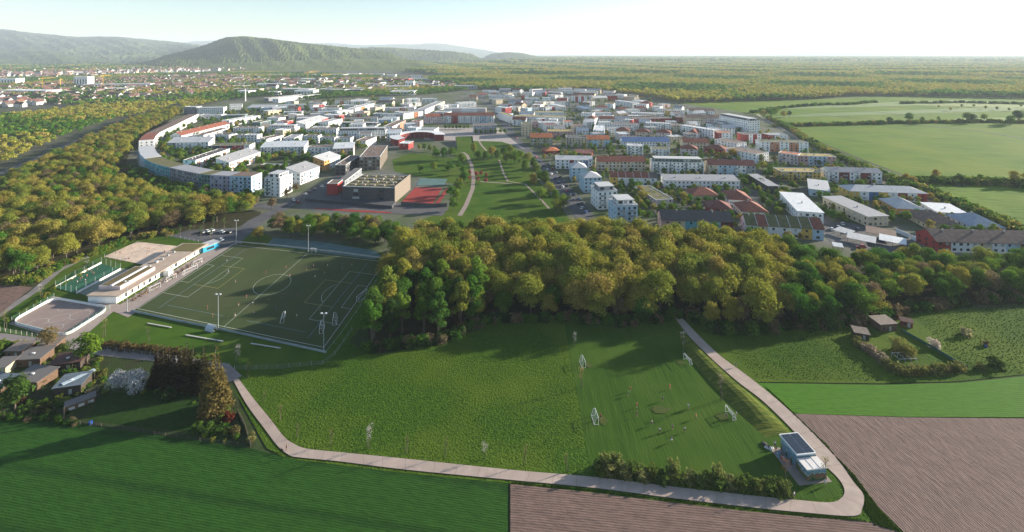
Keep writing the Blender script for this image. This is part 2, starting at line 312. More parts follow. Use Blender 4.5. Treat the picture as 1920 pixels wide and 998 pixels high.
# the concrete path, slab by slab
OUT = [(437,715),(462,760),(495,805),(520,838),(541,855),(560,860),(640,868),(760,883),(953,902),(1110,917),(1250,935),(1400,953),(1500,963),(1600,970),(1617,955),(1619,930),(1600,905),(1575,870),(1540,830),(1500,790),(1450,745),(1400,705),(1350,668),(1310,630),(1278,596)]
INN = [(447,711),(478,752),(505,785),(532,820),(550,833),(575,843),(640,850),(760,862),(960,883),(1110,896),(1250,913),(1400,930),(1500,940),(1556,944),(1577,936),(1583,921),(1572,900),(1545,873),(1513,838),(1474,796),(1428,752),(1380,715),(1333,673),(1292,632),(1263,594)]
def dens(P):
    P = [G(*p) for p in P]; out = []
    for i in range(len(P)-1):
        a, b, c, d = P[max(i-1, 0)], P[i], P[i+1], P[min(i+2, len(P)-1)]
        for k in range(10):
            t = k/10; out.append(.5*((2*b)+(c-a)*t+(2*a-5*b+4*c-d)*t*t+(3*b-a-3*c+d)*t**3))
    return out+[P[-1]]
po, pi_ = dens(OUT), dens(INN)
path = MB()
for i in range(len(po)-1):
    path.quad((po[i].x,po[i].y,Z*9.2), (po[i+1].x,po[i+1].y,Z*9.2), (pi_[i+1].x,pi_[i+1].y,Z*9.2), (pi_[i].x,pi_[i].y,Z*9.2))
path_o = path.build('footpath', JOINT); tag(path_o, 'pale concrete path bending around the meadow', None, None, 'structure')
acc = 0; st = 0; slabs = []
for i in range(1, len(po)):
    acc += ((po[i]+pi_[i])/2-(po[i-1]+pi_[i-1])/2).length
    if acc > 5.2 or i == len(po)-1: slabs.append((st, i)); st = i; acc = 0
for a, b in slabs:
    s = MB(); n = b-a; e = .0
    for i in range(a, b):
        q = []
        for j in (i, i+1):
            o_, n_ = po[j], pi_[j]; d = (n_-o_).normalized()*.05
            c = o_+d, n_-d
            if j == a and a > 0: k = po[j+1]-po[j]; c = c[0]+k.normalized()*.05, c[1]+(pi_[j+1]-pi_[j]).normalized()*.05
            q.append(c)
        zt = .24+R()*.004
        s.quad((q[0][0].x,q[0][0].y,0.31), (q[1][0].x,q[1][0].y,0.31), (q[1][1].x,q[1][1].y,0.31), (q[0][1].x,q[0][1].y,0.31))
    s.build('slab', PATHC, path_o)
# grassy bank between the mown pitch and the path
foot = [(1268,622),(1290,668),(1325,712),(1362,752),(1400,790),(1432,822)]; top = [(1280,622),(1318,668),(1365,712),(1408,752),(1444,788),(1472,816)]; bk = [(1287,630),(1330,675),(1377,717),(1424,755),(1466,794),(1488,818)]
s = MB(); K = 14
fa, ta, ba = [ [G(*p) for p in q] for q in (foot, top, bk)]
def lerpl(P, t):
    t *= len(P)-1; i = min(int(t), len(P)-2); return P[i].lerp(P[i+1], t-i)
g = [[None]*7 for _ in range(K+1)]
for i in range(K+1):
    t = i/K; a, b, c = lerpl(fa, t), lerpl(ta, t), lerpl(ba, t); hh = 1.5*math.sin(math.pi*min(1, max(0, t*1.05)))**.5
    for j in range(7):
        u = j/6
        p = a.lerp(b, u*1.5) if u < .667 else b.lerp(c, (u-.667)*3)
        g[i][j] = (p.x+U(-.2,.2)*(0<j<6), p.y, .17+hh*(math.sin(u*math.pi)**1.2)+U(0,.12)*(0<j<6))
for i in range(K):
    for j in range(6): s.quad(g[i][j], g[i][j+1], g[i+1][j+1], g[i+1][j])
bank = s.build('bank', BANKG); tag(bank, 'yellow-green grass bank beside the path', None, None, 'structure')
for p in bank.data.polygons: p.use_smooth = True

# hills
def hill(name, prof, Y0, front, back, m, label, nx=160, ny=50, rough=10, x0=None, x1=None):
    xs = [p[0] for p in prof]; ys = [p[1] for p in prof]
    s = MB(); gr = []
    for j in range(ny+1):
        t = j/ny; d = -front+(front+back)*t; Y = Y0+d
        fall = math.cos(min(1, abs(d)/(front if d < 0 else back))*math.pi/2)**1.5
        row = []
        for i in range(nx+1):
            xp = xs[0]+(xs[-1]-xs[0])*i/nx
            sx = xp+ 26*math.sin(d/front*2.1+xp*.013)*(1 if d < 0 else .3)
            y = np.interp(sx, xs, ys); H = max(0, CH+(100-y)*Y0/FP)
            edge = min(1, (i/nx)*8, (1-i/nx)*8)
            z = H*fall*edge
            z *= 1+.10*math.sin(xp*.11+d*.004)*math.sin(d*.0031+xp*.05)*(fall < .995)*min(1, (1-fall)*4)
            z += (R()*rough if z > 8 else 0)-2*(1-min(1, z/6))
            row.append(((xp-960)/FP*Y, Y, z))
        gr.append(row)
    for j in range(ny):
        for i in range(nx): s.quad(gr[j][i], gr[j][i+1], gr[j+1][i+1], gr[j+1][i])
    o = s.build(name, m); tag(o, label, None, None, 'structure')
    bm = bmesh.new(); bm.from_mesh(o.data); bmesh.ops.remove_doubles(bm, verts=bm.verts, dist=.01); bm.to_mesh(o.data); bm.free()
    return o
HILLF = mat('hill_forest', (.065,.080,.020), .95, 0, .009, col2=(.018,.034,.014), bump=9, bscale=.03, spec=0, detail=9, col3=(.085,.11,.03), scale3=.0018)
MTNF = mat('mountain_forest', (.042,.052,.028), .95, 0, .004, col2=(.022,.034,.022), bump=30, bscale=.012, spec=0, detail=9, col3=(.085,.105,.04), scale3=.0011)
hill('hill', [(235,118),(262,116),(300,106),(345,95),(375,86),(400,77),(418,71),(450,69.5),(478,72),(510,74),(545,78),(580,82),(620,86),(665,91),(700,95),(730,100),(770,108),(800,117)], 4600, 1300, 1600, HILLF, 'wooded hill with a rounded summit at left', 220, 70, 11)
hill('hill', [(640,112),(670,96),(695,91),(720,90),(760,93),(810,97),(850,101),(880,106),(920,110)], 6500, 900, 1500, HILLF, 'lower wooded ridge right of the summit', 120, 40, 16)
hill('hill', [(895,112),(920,101),(945,98.5),(980,100),(1010,106),(1040,110)], 8000, 900, 1000, HILLF, 'small isolated rise near the horizon', 60, 24, 10)
hill('mountain', [(-500,90),(-300,64),(-120,60),(0,58),(60,63),(120,68),(165,72),(205,71),(235,72),(275,77),(330,84),(380,90),(450,98),(520,106)], 9500, 4500, 3000, MTNF, 'long forested mountain flank at the left edge', 200, 90, 24)
hill('mountain', [(-400,100),(-200,96),(0,97),(60,92),(110,96),(160,104),(220,106),(260,112)], 6200, 1700, 1500, mat('hill_meadow', (.10,.14,.04), .95, 0, .006, col2=(.035,.055,.022), bump=8, bscale=.03, spec=0, detail=8, col3=(.035,.05,.025), scale3=.003), 'low meadow foothills below the mountain', 120, 50, 10)
hill('mountain', [(250,104),(320,82),(360,77),(400,78),(450,84),(520,92),(560,90),(590,83),(620,81),(650,83),(690,86),(730,84),(770,84),(790,82),(810,83),(840,88),(880,93),(930,97),(1000,101)], 17000, 3500, 3500, MTNF, 'pale distant mountain chain behind the hill', 160, 30, 20)
hill('mountain', [(1440,101),(1490,97),(1512,91.5),(1560,90),(1600,89.5),(1630,84.5),(1690,83),(1750,82.5),(1830,84.5),(1900,84),(1990,86),(2100,90),(2200,98)], 24000, 4000, 5000, MTNF, 'faint blue mountains on the right horizon', 120, 20, 20)
WORN = mat('worn_turf', (.085,.085,.032), .95, 0, .8, col2=(.050,.085,.014), bump=.05, bscale=2, spec=.05)
def patch(x, y, rx, ry, lab, z=Z*8.2):
    c = G(x, y); pts = []
    for i in range(22):
        a = 2*math.pi*i/22; k = U(.62,1.15); pts.append((c.x+math.cos(a)*rx*k, c.y+math.sin(a)*ry*k))
    sheet('worn_patch', pts, z, WORN, lab, world=True)
patch(1131,790,1.8,1.8,'worn grass before the near left goal'); patch(1353,784,1.9,1.7,'worn grass before the near right goal'); patch(1277,682,1.7,1.6,'worn grass before the far right goal'); patch(1104,686,1.5,1.6,'worn grass before the far left goal'); patch(1238,770,3.2,1.6,'worn grass in the middle of the mown pitch')
hill('hill', [(300,122),(380,115),(460,111),(540,110),(620,109.5),(700,111),(780,114),(860,121)], 3900, 900, 900, mat('vineyard_slope', (.13,.15,.045), .95, 0, .01, col2=(.06,.085,.03), spec=0, detail=6, stretch=(.4,.2,1), col3=(.10,.125,.04), scale3=.004), 'gentle vineyard slopes at the foot of the wooded hill', 120, 36, 3)
# ------------------------------------------------------------------ buildings
WC = {'w':(.80,.79,.77),'W':(.85,.84,.81),'c':(.60,.50,.35),'y':(.60,.40,.09),'o':(.58,.30,.10),'p':(.56,.33,.30),'P':(.62,.50,.48),'b':(.40,.54,.64),'B':(.07,.16,.36),
      'g':(.36,.37,.38),'G':(.22,.23,.25),'k':(.075,.072,.075),'r':(.36,.045,.04),'R':(.20,.035,.035),'t':(.10,.38,.45),'T':(.10,.20,.19),'l':(.38,.36,.46),'m':(.33,.31,.17),'q':(.50,.22,.12)}
WN = {'w':'white','W':'bright white','c':'cream','y':'yellow','o':'orange','p':'pink','P':'pale pink','b':'pale blue','B':'blue','g':'grey','G':'dark grey','k':'charcoal','r':'red','R':'dark red','t':'turquoise','T':'green-grey','l':'lilac','m':'olive','q':'rust'}
RC = {'g':(.30,.30,.31),'l':(.46,.46,.46),'w':(.66,.66,.65),'r':(.22,.075,.05),'R':(.16,.055,.045),'o':(.42,.14,.06),'y':(.34,.25,.07),'d':(.10,.085,.08),'n':(.17,.115,.09),'m':(.13,.12,.05),'b':(.10,.17,.32),'k':(.06,.06,.065),'s':(.26,.31,.36)}
RN = {'g':'grey','l':'light grey','w':'white metal','r':'red tiled','R':'dark red tiled','o':'orange','y':'ochre planted','d':'dark','n':'brown','m':'mossy green','b':'blue','k':'black','s':'blue-grey metal'}
def wm(c): return mat('wall_'+WN[c].replace(' ', '_'), WC[c], .85, .06, .35)
def rm(c): return mat('roof_'+RN[c].replace(' ', '_'), RC[c], .55 if c in 'ws' else .85, .22 if c in 'rRomyn' else .12, .5, bump=.03, bscale=2.5)
COPE = mat('roof_coping', (.52,.52,.51), .6)
RAIL = {k: mat('balcony_'+k, c, .6) for k, c in (('white',(.6,.6,.58)),('grey',(.28,.30,.31)),('green',(.10,.22,.20)),('blue',(.16,.28,.38)),('rust',(.35,.13,.06)))}
def facade(W, Pn, o, u, width, z0, z1, fh=3.0, cw=3.2, win=(1.35,1.5,.85), mi=0, skip=()):
    ox, oy = o; ux, uy = u; nx, ny = uy, -ux
    def P(x, z, d=0): return (ox+ux*x-nx*d, oy+uy*x-ny*d, z)
    nc = int((width-.8)/cw); nr = int((z1-z0+.3)/fh)
    if nc < 1 or nr < 1: W.quad(P(0,z0), P(width,z0), P(width,z1), P(0,z1), mi); return
    sp = width/nc; ww, wh, sill = win; zz = z0
    for r in range(nr):
        zb = z0+r*fh+sill; zt = min(zb+wh, z1-.25)
        W.quad(P(0,zz), P(width,zz), P(width,zb), P(0,zb), mi)
        x = 0
        for c in range(nc):
            w_ = ww*(1.0 if (c*7+r*3) % 5 else 1.5); w_ = min(w_, sp-.5)
            a = sp*(c+.5)-w_/2; b = a+w_
            W.quad(P(x,zb), P(a,zb), P(a,zt), P(x,zt), mi)
            W.quad(P(a,zb), P(b,zb), P(b,zb,.25), P(a,zb,.25), mi); W.quad(P(a,zt,.25), P(b,zt,.25), P(b,zt), P(a,zt), mi)
            W.quad(P(a,zb), P(a,zb,.25), P(a,zt,.25), P(a,zt), mi); W.quad(P(b,zb,.25), P(b,zb), P(b,zt), P(b,zt,.25), mi)
            Pn.quad(P(a,zb,.23), P(b,zb,.23), P(b,zt,.23), P(a,zt,.23), 1 if R() < .22 else 0)
            x = b
        W.quad(P(x,zb), P(width,zb), P(width,zt), P(x,zt), mi); zz = zt
    W.quad(P(0,zz), P(width,zz), P(width,z1), P(0,z1), mi)
def slabroof(root, x0, y0, x1, y1, z, rc, cope=True, units=True):
    s = MB(); s.box(x0+.3, y0+.3, z-.2, x1-.3, y1-.3, z+.12); ro = s.build('roof', rm(rc), root)
    p = MB(); o = .18
    p.box(x0-o, y0-o, z-.02, x1+o, y0+.3, z+.45); p.box(x0-o, y1-.3, z-.02, x1+o, y1+o, z+.45)
    p.box(x0-o, y0+.3, z-.02, x0+.3, y1-.3, z+.45); p.box(x1-.3, y0+.3, z-.02, x1+o, y1-.3, z+.45)
    p.build('parapet', COPE, ro)
    if units and (x1-x0)*(y1-y0) > 120:
        q = MB()
        for i in range(max(2, int((x1-x0)*(y1-y0)/90))):
            a, b, c = U(.5,1.3), U(.5,1.3), U(.4,1.1); xx = U(x0+1.5, x1-2.5); yy = U(y0+1.5, y1-2.5)
            q.box(xx, yy, z+.12, xx+a, yy+b, z+.12+c)
        qo = q.build('roof_units', METAL, ro); tag(qo, kind='stuff')
    return ro
BL = []      # (root, wall key, roof type, roof key, length, storeys, px x, px y, district)
def block(x1, y1, x2, y2, p, D, wall='w', rt='flat', rc='g', bal='', segs=None, dist='', label=None, name='apartment_block', cat='apartment block', fh=3.0, cw=3.2, win=(1.35,1.5,.85), H=None, rise=None, pent=None, div=False):
    H = H or CH*p/(y1+p-100)
    a = G(x1, y1, H); b = G(x2, y2, H); d = b-a; L = math.hypot(d.x, d.y); rz = math.atan2(d.y, d.x)
    root = empty(name, (a.x, a.y, 0), rz)
    return make_block(root, L, D, H, wall, rt, rc, bal, segs, dist, label, cat, fh, cw, win, rise, pent, div, ((x1+x2)/2, (y1+y2)/2))
def make_block(root, L, D, H, wall='w', rt='flat', rc='g', bal='', segs=None, dist='', label=None, cat='apartment block', fh=3.0, cw=3.2, win=(1.35,1.5,.85), rise=None, pent=None, div=False, pxy=(0,0)):
    nfl = max(1, round(H/3)); fh = H/nfl
    segs = segs or wall; n = len(segs); Pn = MB(); h = rise or min(D*.28, 3.6)
    rcs = rc if len(rc) == n and n > 1 else None
    for i, c in enumerate(segs):
        W = MB(); xa, xb = L*i/n, L*(i+1)/n
        facade(W, Pn, (xa,0), (1,0), xb-xa, 0, H, fh, cw, win); facade(W, Pn, (xb,D), (-1,0), xb-xa, 0, H, fh, cw, win)
        if i == n-1:
            facade(W, Pn, (L,0), (0,1), D, 0, H, fh, cw*1.25, win)
            if rt == 'gable': W.poly([(L,0,H), (L,D,H), (L,D/2,H+h)])
            if rt == 'mono': W.poly([(L,0,H), (L,D,H), (L,D,H+h)])
        if i == 0:
            facade(W, Pn, (0,D), (0,-1), D, 0, H, fh, cw*1.25, win)
            if rt == 'gable': W.poly([(0,D,H), (0,0,H), (0,D/2,H+h)])
            if rt == 'mono': W.poly([(0,D,H), (0,0,H), (0,D,H+h)])
        W.quad((xa,0,H), (xb,0,H), (xb,D,H), (xa,D,H))
        if rt == 'mono': W.quad((xb,D,H), (xa,D,H), (xa,D,H+h), (xb,D,H+h))
        W.build('wall', wm(c), root)
    o = Pn.build('windows', [GLASS, BLIND], root); tag(o, kind='stuff')
    e, t = .55, .22
    if rt in ('gable', 'mono'):
        rn = len(rcs) if rcs else 1
        for i in range(rn):
            xa = L*i/rn-(e if i == 0 else 0); xb = L*(i+1)/rn+(e if i == rn-1 else 0); r = MB()
            k = h/(D/2) if rt == 'gable' else h/D
            if rt == 'gable': prof = [(-e,H-e*k), (D/2,H+h), (D+e,H-e*k)]
            else: prof = [(-e,H-e*k), (D+e,H+h+e*k)]
            for (ya, za), (yb, zb) in zip(prof, prof[1:]):
                r.quad((xa,ya,za+t), (xb,ya,za+t), (xb,yb,zb+t), (xa,yb,zb+t)); r.quad((xa,yb,zb+.02), (xb,yb,zb+.02), (xb,ya,za+.02), (xa,ya,za+.02))
                r.quad((xa,ya,za+.02), (xa,ya,za+t), (xa,yb,zb+t), (xa,yb,zb+.02)); r.quad((xb,ya,za+t), (xb,ya,za+.02), (xb,yb,zb+.02), (xb,yb,zb+t))
            r.quad((xa,prof[0][0],prof[0][1]+.02), (xb,prof[0][0],prof[0][1]+.02), (xb,prof[0][0],prof[0][1]+t), (xa,prof[0][0],prof[0][1]+t))
            r.quad((xb,prof[-1][0],prof[-1][1]+.02), (xa,prof[-1][0],prof[-1][1]+.02), (xa,prof[-1][0],prof[-1][1]+t), (xb,prof[-1][0],prof[-1][1]+t))
            ro = r.build('roof', rm(rcs[i] if rcs else rc[0]), root)
            if i == 0 or not rcs:
                for q in range(max(1, int(L/16)) if not rcs else 1):
                    cx = xa+(xb-xa)*(q+.5)/max(1, int(L/16)) if not rcs else (xa+xb)/2
                    cb = MB(); yy = D*.42; zb = H+k*(yy if rt == 'gable' else yy)+t
                    cb.box(cx-.35, yy-.35, zb-.4, cx+.35, yy+.35, zb+1.1); cb.build('chimney', CONC, ro)
            if div and i > 0:
                dv = MB()
                for (ya, za), (yb, zb) in zip(prof, prof[1:]):
                    x0 = xa-.14; x3 = xa+.14
                    dv.quad((x0,ya,za+t+.25), (x3,ya,za+t+.25), (x3,yb,zb+t+.25), (x0,yb,zb+t+.25)); dv.quad((x0,ya,za), (x0,ya,za+t+.25), (x0,yb,zb+t+.25), (x0,yb,zb)); dv.quad((x3,ya,za+t+.25), (x3,ya,za), (x3,yb,zb), (x3,yb,zb+t+.25))
                    dv.quad((x0,ya,za), (x3,ya,za), (x3,ya,za+t+.25), (x0,ya,za+t+.25))
                dv.build('party_wall', COPE, root)
    elif rt == 'hip':
        r = MB(); m_ = min(D, L)/2*.96; k = h/(D/2)
        A = [(-e,-e,H), (L+e,-e,H), (L+e,D+e,H), (-e,D+e,H)]
        if L >= D: T = [(D/2,D/2,H+h), (L-D/2+.01,D/2,H+h)]; F = [(A[0],A[1],T[1],T[0]), (A[1],A[2],T[1]), (A[2],A[3],T[0],T[1]), (A[3],A[0],T[0])]
        else: T = [(L/2,L/2,H+h), (L/2,D-L/2,H+h)]; F = [(A[0],A[1],T[0]), (A[1],A[2],T[1],T[0]), (A[2],A[3],T[1]), (A[3],A[0],T[0],T[1])]
        for f in F: r.poly([(v[0],v[1],v[2]+.2) for v in f])
        r.box(-e, -e, H+.01, L+e, D+e, H+.19)
        ro = r.build('roof', rm(rc[0]), root)
        cb = MB(); cb.box(L*.4, D*.5, H+h*.6, L*.4+.8, D*.5+.8, H+h+1.0); cb.build('chimney', CONC, ro)
    else:
        slabroof(root, 0, 0, L, D, H, rc[0])
        if pent:
            pe = empty('penthouse', (0,0,0)); pe.parent = root
            W = MB(); P2 = MB(); i0, i1 = 2.0, 2.0; Lx, Dx = L-i0-i1, D-4.0; ph = 2.9
            for oo, uu, wdt in (((i0,2.0),(1,0),Lx), ((L-i1,2.0),(0,1),Dx), ((L-i1,2.0+Dx),(-1,0),Lx), ((i0,2.0+Dx),(0,-1),Dx)):
                facade(W, P2, oo, uu, wdt, H+.125, H+ph, 2.8, 3.0, (2.1,1.9,.4))
            W.build('penthouse_wall', wm(pent), pe); oo = P2.build('penthouse_windows', [GLASS, BLIND], pe); tag(oo, kind='stuff')
            q = MB(); q.box(i0-.5, 1.5, H+ph, L-i1+.5, 2.5+Dx, H+ph+.3); q.build('penthouse_roof', rm('l' if rc[0] in 'gdl' else rc[0]), pe)
    if bal:
        side = bal[1:] or 'white'; every = {'a':2, 'b':3, 'c':4}[bal[0]]; ncol = max(1, int(L/3.2)); sp = L/ncol
        for c in range(1, ncol, every):
            q = MB(); x = sp*c; bw = min(1.7, sp*.5)
            for f in range(1, nfl):
                z = f*fh
                q.box(x-bw, -1.5, z-.16, x+bw, -.003, z, 0); q.box(x-bw, -1.5, z+.06, x+bw, -1.44, z+.95, 1)
                q.box(x-bw, -1.43, z+.06, x-bw+.06, -.01, z+.95, 1); q.box(x+bw-.06, -1.43, z+.06, x+bw, -.01, z+.95, 1)
            tag(q.build('balconies', [CONC, RAIL[side]], root), kind='stuff')
    root['_k'] = 0; del root['_k']
    if label: tag(root, label, cat, None)
    else: tag(root, None, cat, 'apartment blocks of the new district')
    BL.append((root, segs, rt+('+' if pent else ''), rc, L, nfl, pxy[0], pxy[1], dist, bool(label)))
    return root

B = block
# --- right-hand district, front rows
B(1042,299.7,1111,300.5,17,17,'w','gable','l','',dist='r', rise=2.2, segs='wwwrwwBw')
B(1071.5,315.3,1100.5,315.3,25,15,'b','hip','l',dist='r', rise=3.4)
B(1095,334,1128,333,28,15,'b','hip','l',dist='r', rise=3.4)
B(1121,359.8,1157.5,358,34,15,'w','flat','g','bgrey',pent='g',dist='r')
B(1155,386.4,1195.5,384.8,40,15,'b','flat','l','agrey',pent='w',dist='r')
B(1121,303,1210,303,18,14,'c','gable','r','bwhite',dist='r', rise=3.6)
B(1145,331.7,1231.7,333.7,16,11,'w','gable','rrrrrd','',segs='ywwwww',dist='r',div=True, rise=3.2, name='row_houses', cat='row houses')
B(1224,304,1320.5,306,22,14,'w','flat','l','cgreen',pent='T',dist='r')
B(1247,338.4,1387,340,15,13,'w','mono','g','',dist='r', rise=1.6)
B(1231,376,1262,374,14,36,'P','flat','m','',dist='r', name='low_hall', cat='hall')
B(1241,412,1374,416,20,13,'w','gable','drlsl','',segs='pctcbR',dist='r', rise=4.2, name='row_houses', cat='row houses')
B(1298,366.5,1347,367,11,16,'c','hip','r',dist='r', rise=4, name='house', cat='house')
B(1328,390.6,1373,394,14,15,'r','hip','R',segs='ro',dist='r', rise=4, name='house', cat='house')
B(1365.6,374,1410,376.5,10,20,'w','hip','r',dist='r', rise=4.5, name='house', cat='house')
B(1392,397,1440.6,399,12,19,'W','hip','r',dist='r', rise=4.5, name='house', cat='house')
B(1400,421,1544.5,430,21,13,'w','gable','mrmmmmr','',segs='wcwwwyb',dist='r',div=True, rise=4.4, name='row_houses', cat='row houses')
B(1496,396,1544,399.5,21,40,'W','mono','w','bgrey',dist='r', rise=1.2)
B(1440,349,1459,349,14,32,'k','mono','g','',dist='r', rise=1.2, name='row_houses', cat='row houses')
B(1464,322,1539,323.5,17,14,'y','flat','y','bgrey',dist='r')
B(1553,322,1654,325,20,13,'w','gable','g','bgrey',segs='wRwRw',dist='r', rise=2.6)
B(1517,354,1555.5,358.6,13,28,'t','mono','l','',dist='r', rise=1.2, segs='bb')
B(1627.5,406.6,1665.5,405,19,38,'c','mono','g','',dist='r', rise=1.4, name='row_houses', cat='row houses')
B(1594,358.8,1738.6,363.5,16,16,'w','hip','l','',segs='ywBywRwr',dist='r', rise=3.0, name='row_houses', cat='row houses')
B(1681,391,1734.4,394,11,22,'o','hip','l',segs='oow',dist='r', rise=4.2, name='house', cat='house')
B(1759,398,1814,400.5,8,17,'W','mono','w',dist='r', rise=1.2, name='house', cat='house')
B(1735,418.4,1800.5,422.3,10,22,'c','hip','n',dist='r', rise=5, name='house', cat='house')
B(1824.7,426,1885.6,428.6,9,22,'w','hip','s',segs='wwc',dist='r', rise=5.2, name='house', cat='house')
B(1757.5,453,1992,458,20,15,'w','gable','n','',segs='rwwcwbRwb',dist='r', rise=4.2, name='row_houses', cat='row houses')
# --- right-hand district, middle rows
B(1329,308.8,1417,311,20,14,'b','gable','R','bgrey',segs='cbbwg',dist='r', rise=3.4)
B(1418,290,1441.5,286,17,34,'W','flat','n',dist='r')
B(1382,269.7,1400,267.3,14,30,'W','flat','n',dist='r')
B(1346,249.4,1373.6,250,18,16,'W','flat','o',segs='rWWW',dist='r')
B(1338,245,1349,243.6,16,52,'w','flat','w','',dist='r')
B(1288,249.4,1307,251,10,34,'w','hip','r',dist='r')
B(1282,267,1330,268,15,16,'c','gable','r',dist='r')
B(1277,279,1308,280.6,15,14,'P','hip','r','bwhite',dist='r')
B(1321,278,1360,282,9,16,'r','hip','r',dist='r', name='house', cat='house')
B(1396,252.5,1427.5,252,19,16,'W','flat','d','',segs='rWrW',dist='r')
B(1405.6,227.5,1424,226.7,22,62,'W','flat','g','',pent='G',dist='r', label='tall white block with dark glazed top floor at the edge of the bright fields')
B(1288,221,1373,221,15,16,'c','gable','n','',segs='ccPwl',dist='r')
B(1444,254,1477,253,10,16,'w','flat','g','',segs='rwww',dist='r')
B(1426,266.5,1516,268,18,14,'W','flat','m','',segs='WqWqW',dist='r')
B(1459.5,287,1496,291.5,18,14,'P','flat','o','bgrey',dist='r')
B(1499,292.5,1568,295,17,14,'b','flat','y','bgrey',segs='pbbp',dist='r')
B(1192,223.4,1260,222,11,15,'r','flat','n','',dist='r')
B(1210.6,231,1258,233,15,14,'w','flat','l','bgreen',dist='r')
B(1257,235,1280,236,13,15,'c','flat','n','',dist='r')
B(1028,247,1074.7,247,11,18,'p','flat','y','',dist='r')
B(994.5,258,1036,258,15,16,'m','gable','o','bwhite',dist='r')
B(1061.4,258,1100.5,258.6,17,16,'c','flat','d','bgrey',dist='r')
B(1100.5,261.7,1143.4,261.7,14,16,'g','gable','o','',segs='gbcb',dist='r')
B(1168,265.7,1256,265.7,11,16,'w','gable','b','',dist='r', rise=4)
B(1175.5,273.5,1206,275,20,14,'W','flat','l','bgrey',dist='r')
B(1221.6,279.7,1256,281,14,14,'w','flat','m','bgrey',dist='r')
B(1156,245.3,1181,246,15,14,'c','hip','r','',dist='r')
B(1193.5,247.7,1219,248.4,13,14,'c','hip','r','bwhite',dist='r')
B(1230,248.4,1257.5,250,14,14,'P','hip','r','',dist='r')
B(1112,245.3,1133,246,11,50,'W','flat','w','',dist='r')
B(1148,233,1197.5,234,12,15,'w','flat','n','bwhite',dist='r')
B(1125,230,1147,230,14,15,'W','flat','l','',dist='r')
B(1098,222,1115,223,12,18,'w','hip','r','',dist='r')
B(1124.7,223.4,1181,224,9,15,'w','gable','rg','',segs='ww',dist='r')
B(1184,212.5,1245,214,9,16,'w','flat','l','bgrey',dist='r')
B(1112,212.5,1148,212.5,8,16,'w','flat','g','',dist='r')
B(1153,212.5,1176,212.5,7,18,'o','flat','n','',dist='r')
B(955.4,218,965,217.5,13,52,'W','flat','y','',dist='c')
B(966,218.5,1060,220,11,16,'w','flat','y','bwhite',dist='c')
B(974,211,1057,211,8,16,'w','flat','y','',dist='c')
B(978,233.8,997,233.8,22,24,'c','flat','m','',dist='c')
B(998,229,1009,229,13,18,'p','flat','n','',dist='c')
B(1010,230.6,1050.6,230.6,12,16,'w','flat','l','',segs='wlw',dist='c')
B(1058,229,1074,229,10,18,'w','flat','o','',dist='c')
for q in [(799,219.5,831,218,13,'P','gable','r'), (832,217,926,217,14,'w','gable','r','bgrey','wrwwwbw'), (832,204,911,204,7,'w','flat','l','','wPwwP'), (838,197,858,197,7,'W','flat','l'), (860,193.5,893,191.5,9,'w','flat','l','bblue'),
          (797,206,834,190,9,'W','flat','g','','wwcc'), (758,213,793,209,11,'W','flat','g','','wwqw'), (757,202,777,202,7,'w','flat','l'), (929,201,947.5,203,11,'w','flat','l','','wwr'),
          (897,177.5,912,177,6,'P','gable','r'), (916,179,951,179,5,'w','flat','l'), (930,188,943,187,8,'c','flat','n'), (944,186,977,186,8,'p','flat','n','','cPp'), (954,181,965,181,8,'W','flat','l'), (977,179,991,179,9,'w','flat','n','','rw'),
          (985,185,1011.6,185,9,'b','flat','l','bwhite'), (1018,184,1033.5,184,8,'w','flat','l'), (1051,184.5,1064,184,9,'r','flat','n'), (1030,196,1048,199,7,'w','flat','w'), (1057.5,171,1120,172,6,'w','flat','g'),
          (1074.7,176.5,1114,178,7,'c','gable','r'), (1073,181,1100.5,181,11,'w','flat','n','','wrwrw'), (1107,181,1136.5,181,9,'b','flat','l','bwhite'), (1140,179.7,1157.5,179.7,10,'r','flat','n'), (1154,177,1170,178,7,'w','flat','l'),
          (1170,181,1189,183,8,'c','flat','n'), (1029,178.5,1050,178.5,6,'w','flat','l'), (1153,188.5,1186,193,9,'w','flat','l','bgrey'), (1186,188,1203,190,7,'W','flat','w'), (1200,193,1220,194,6,'r','hip','r'), (1079,200,1098,204,7,'g','flat','b'),
          (1117,202,1142,202,7,'w','hip','r'), (1156,205,1180,205,7,'P','hip','r'), (1193,203,1214,203,7,'P','hip','r'), (1223,200,1237,201,8,'W','flat','l'), (1238,205,1250,205,9,'w','flat','l'), (1252,208,1284,208,9,'w','flat','g','','yggw'),
          (1270,220,1286,220,9,'R','flat','n'), (1293,208,1340,208,8,'w','gable','n','','wwgw'), (880,182,894,182,6,'c','gable','r'), (905,170,930,170,4,'w','flat','l'), (1000,172,1030,172,4,'w','gable','r'), (1130,170,1150,171,4,'w','flat','n')]:
    q = list(q)+['', None][len(q)-8:] if len(q) < 10 else list(q)
    B(*q[:5], 16, q[5], q[6], q[7], q[8] or '', segs=q[9] or None, dist='c' if q[0] < 1060 else 'r')
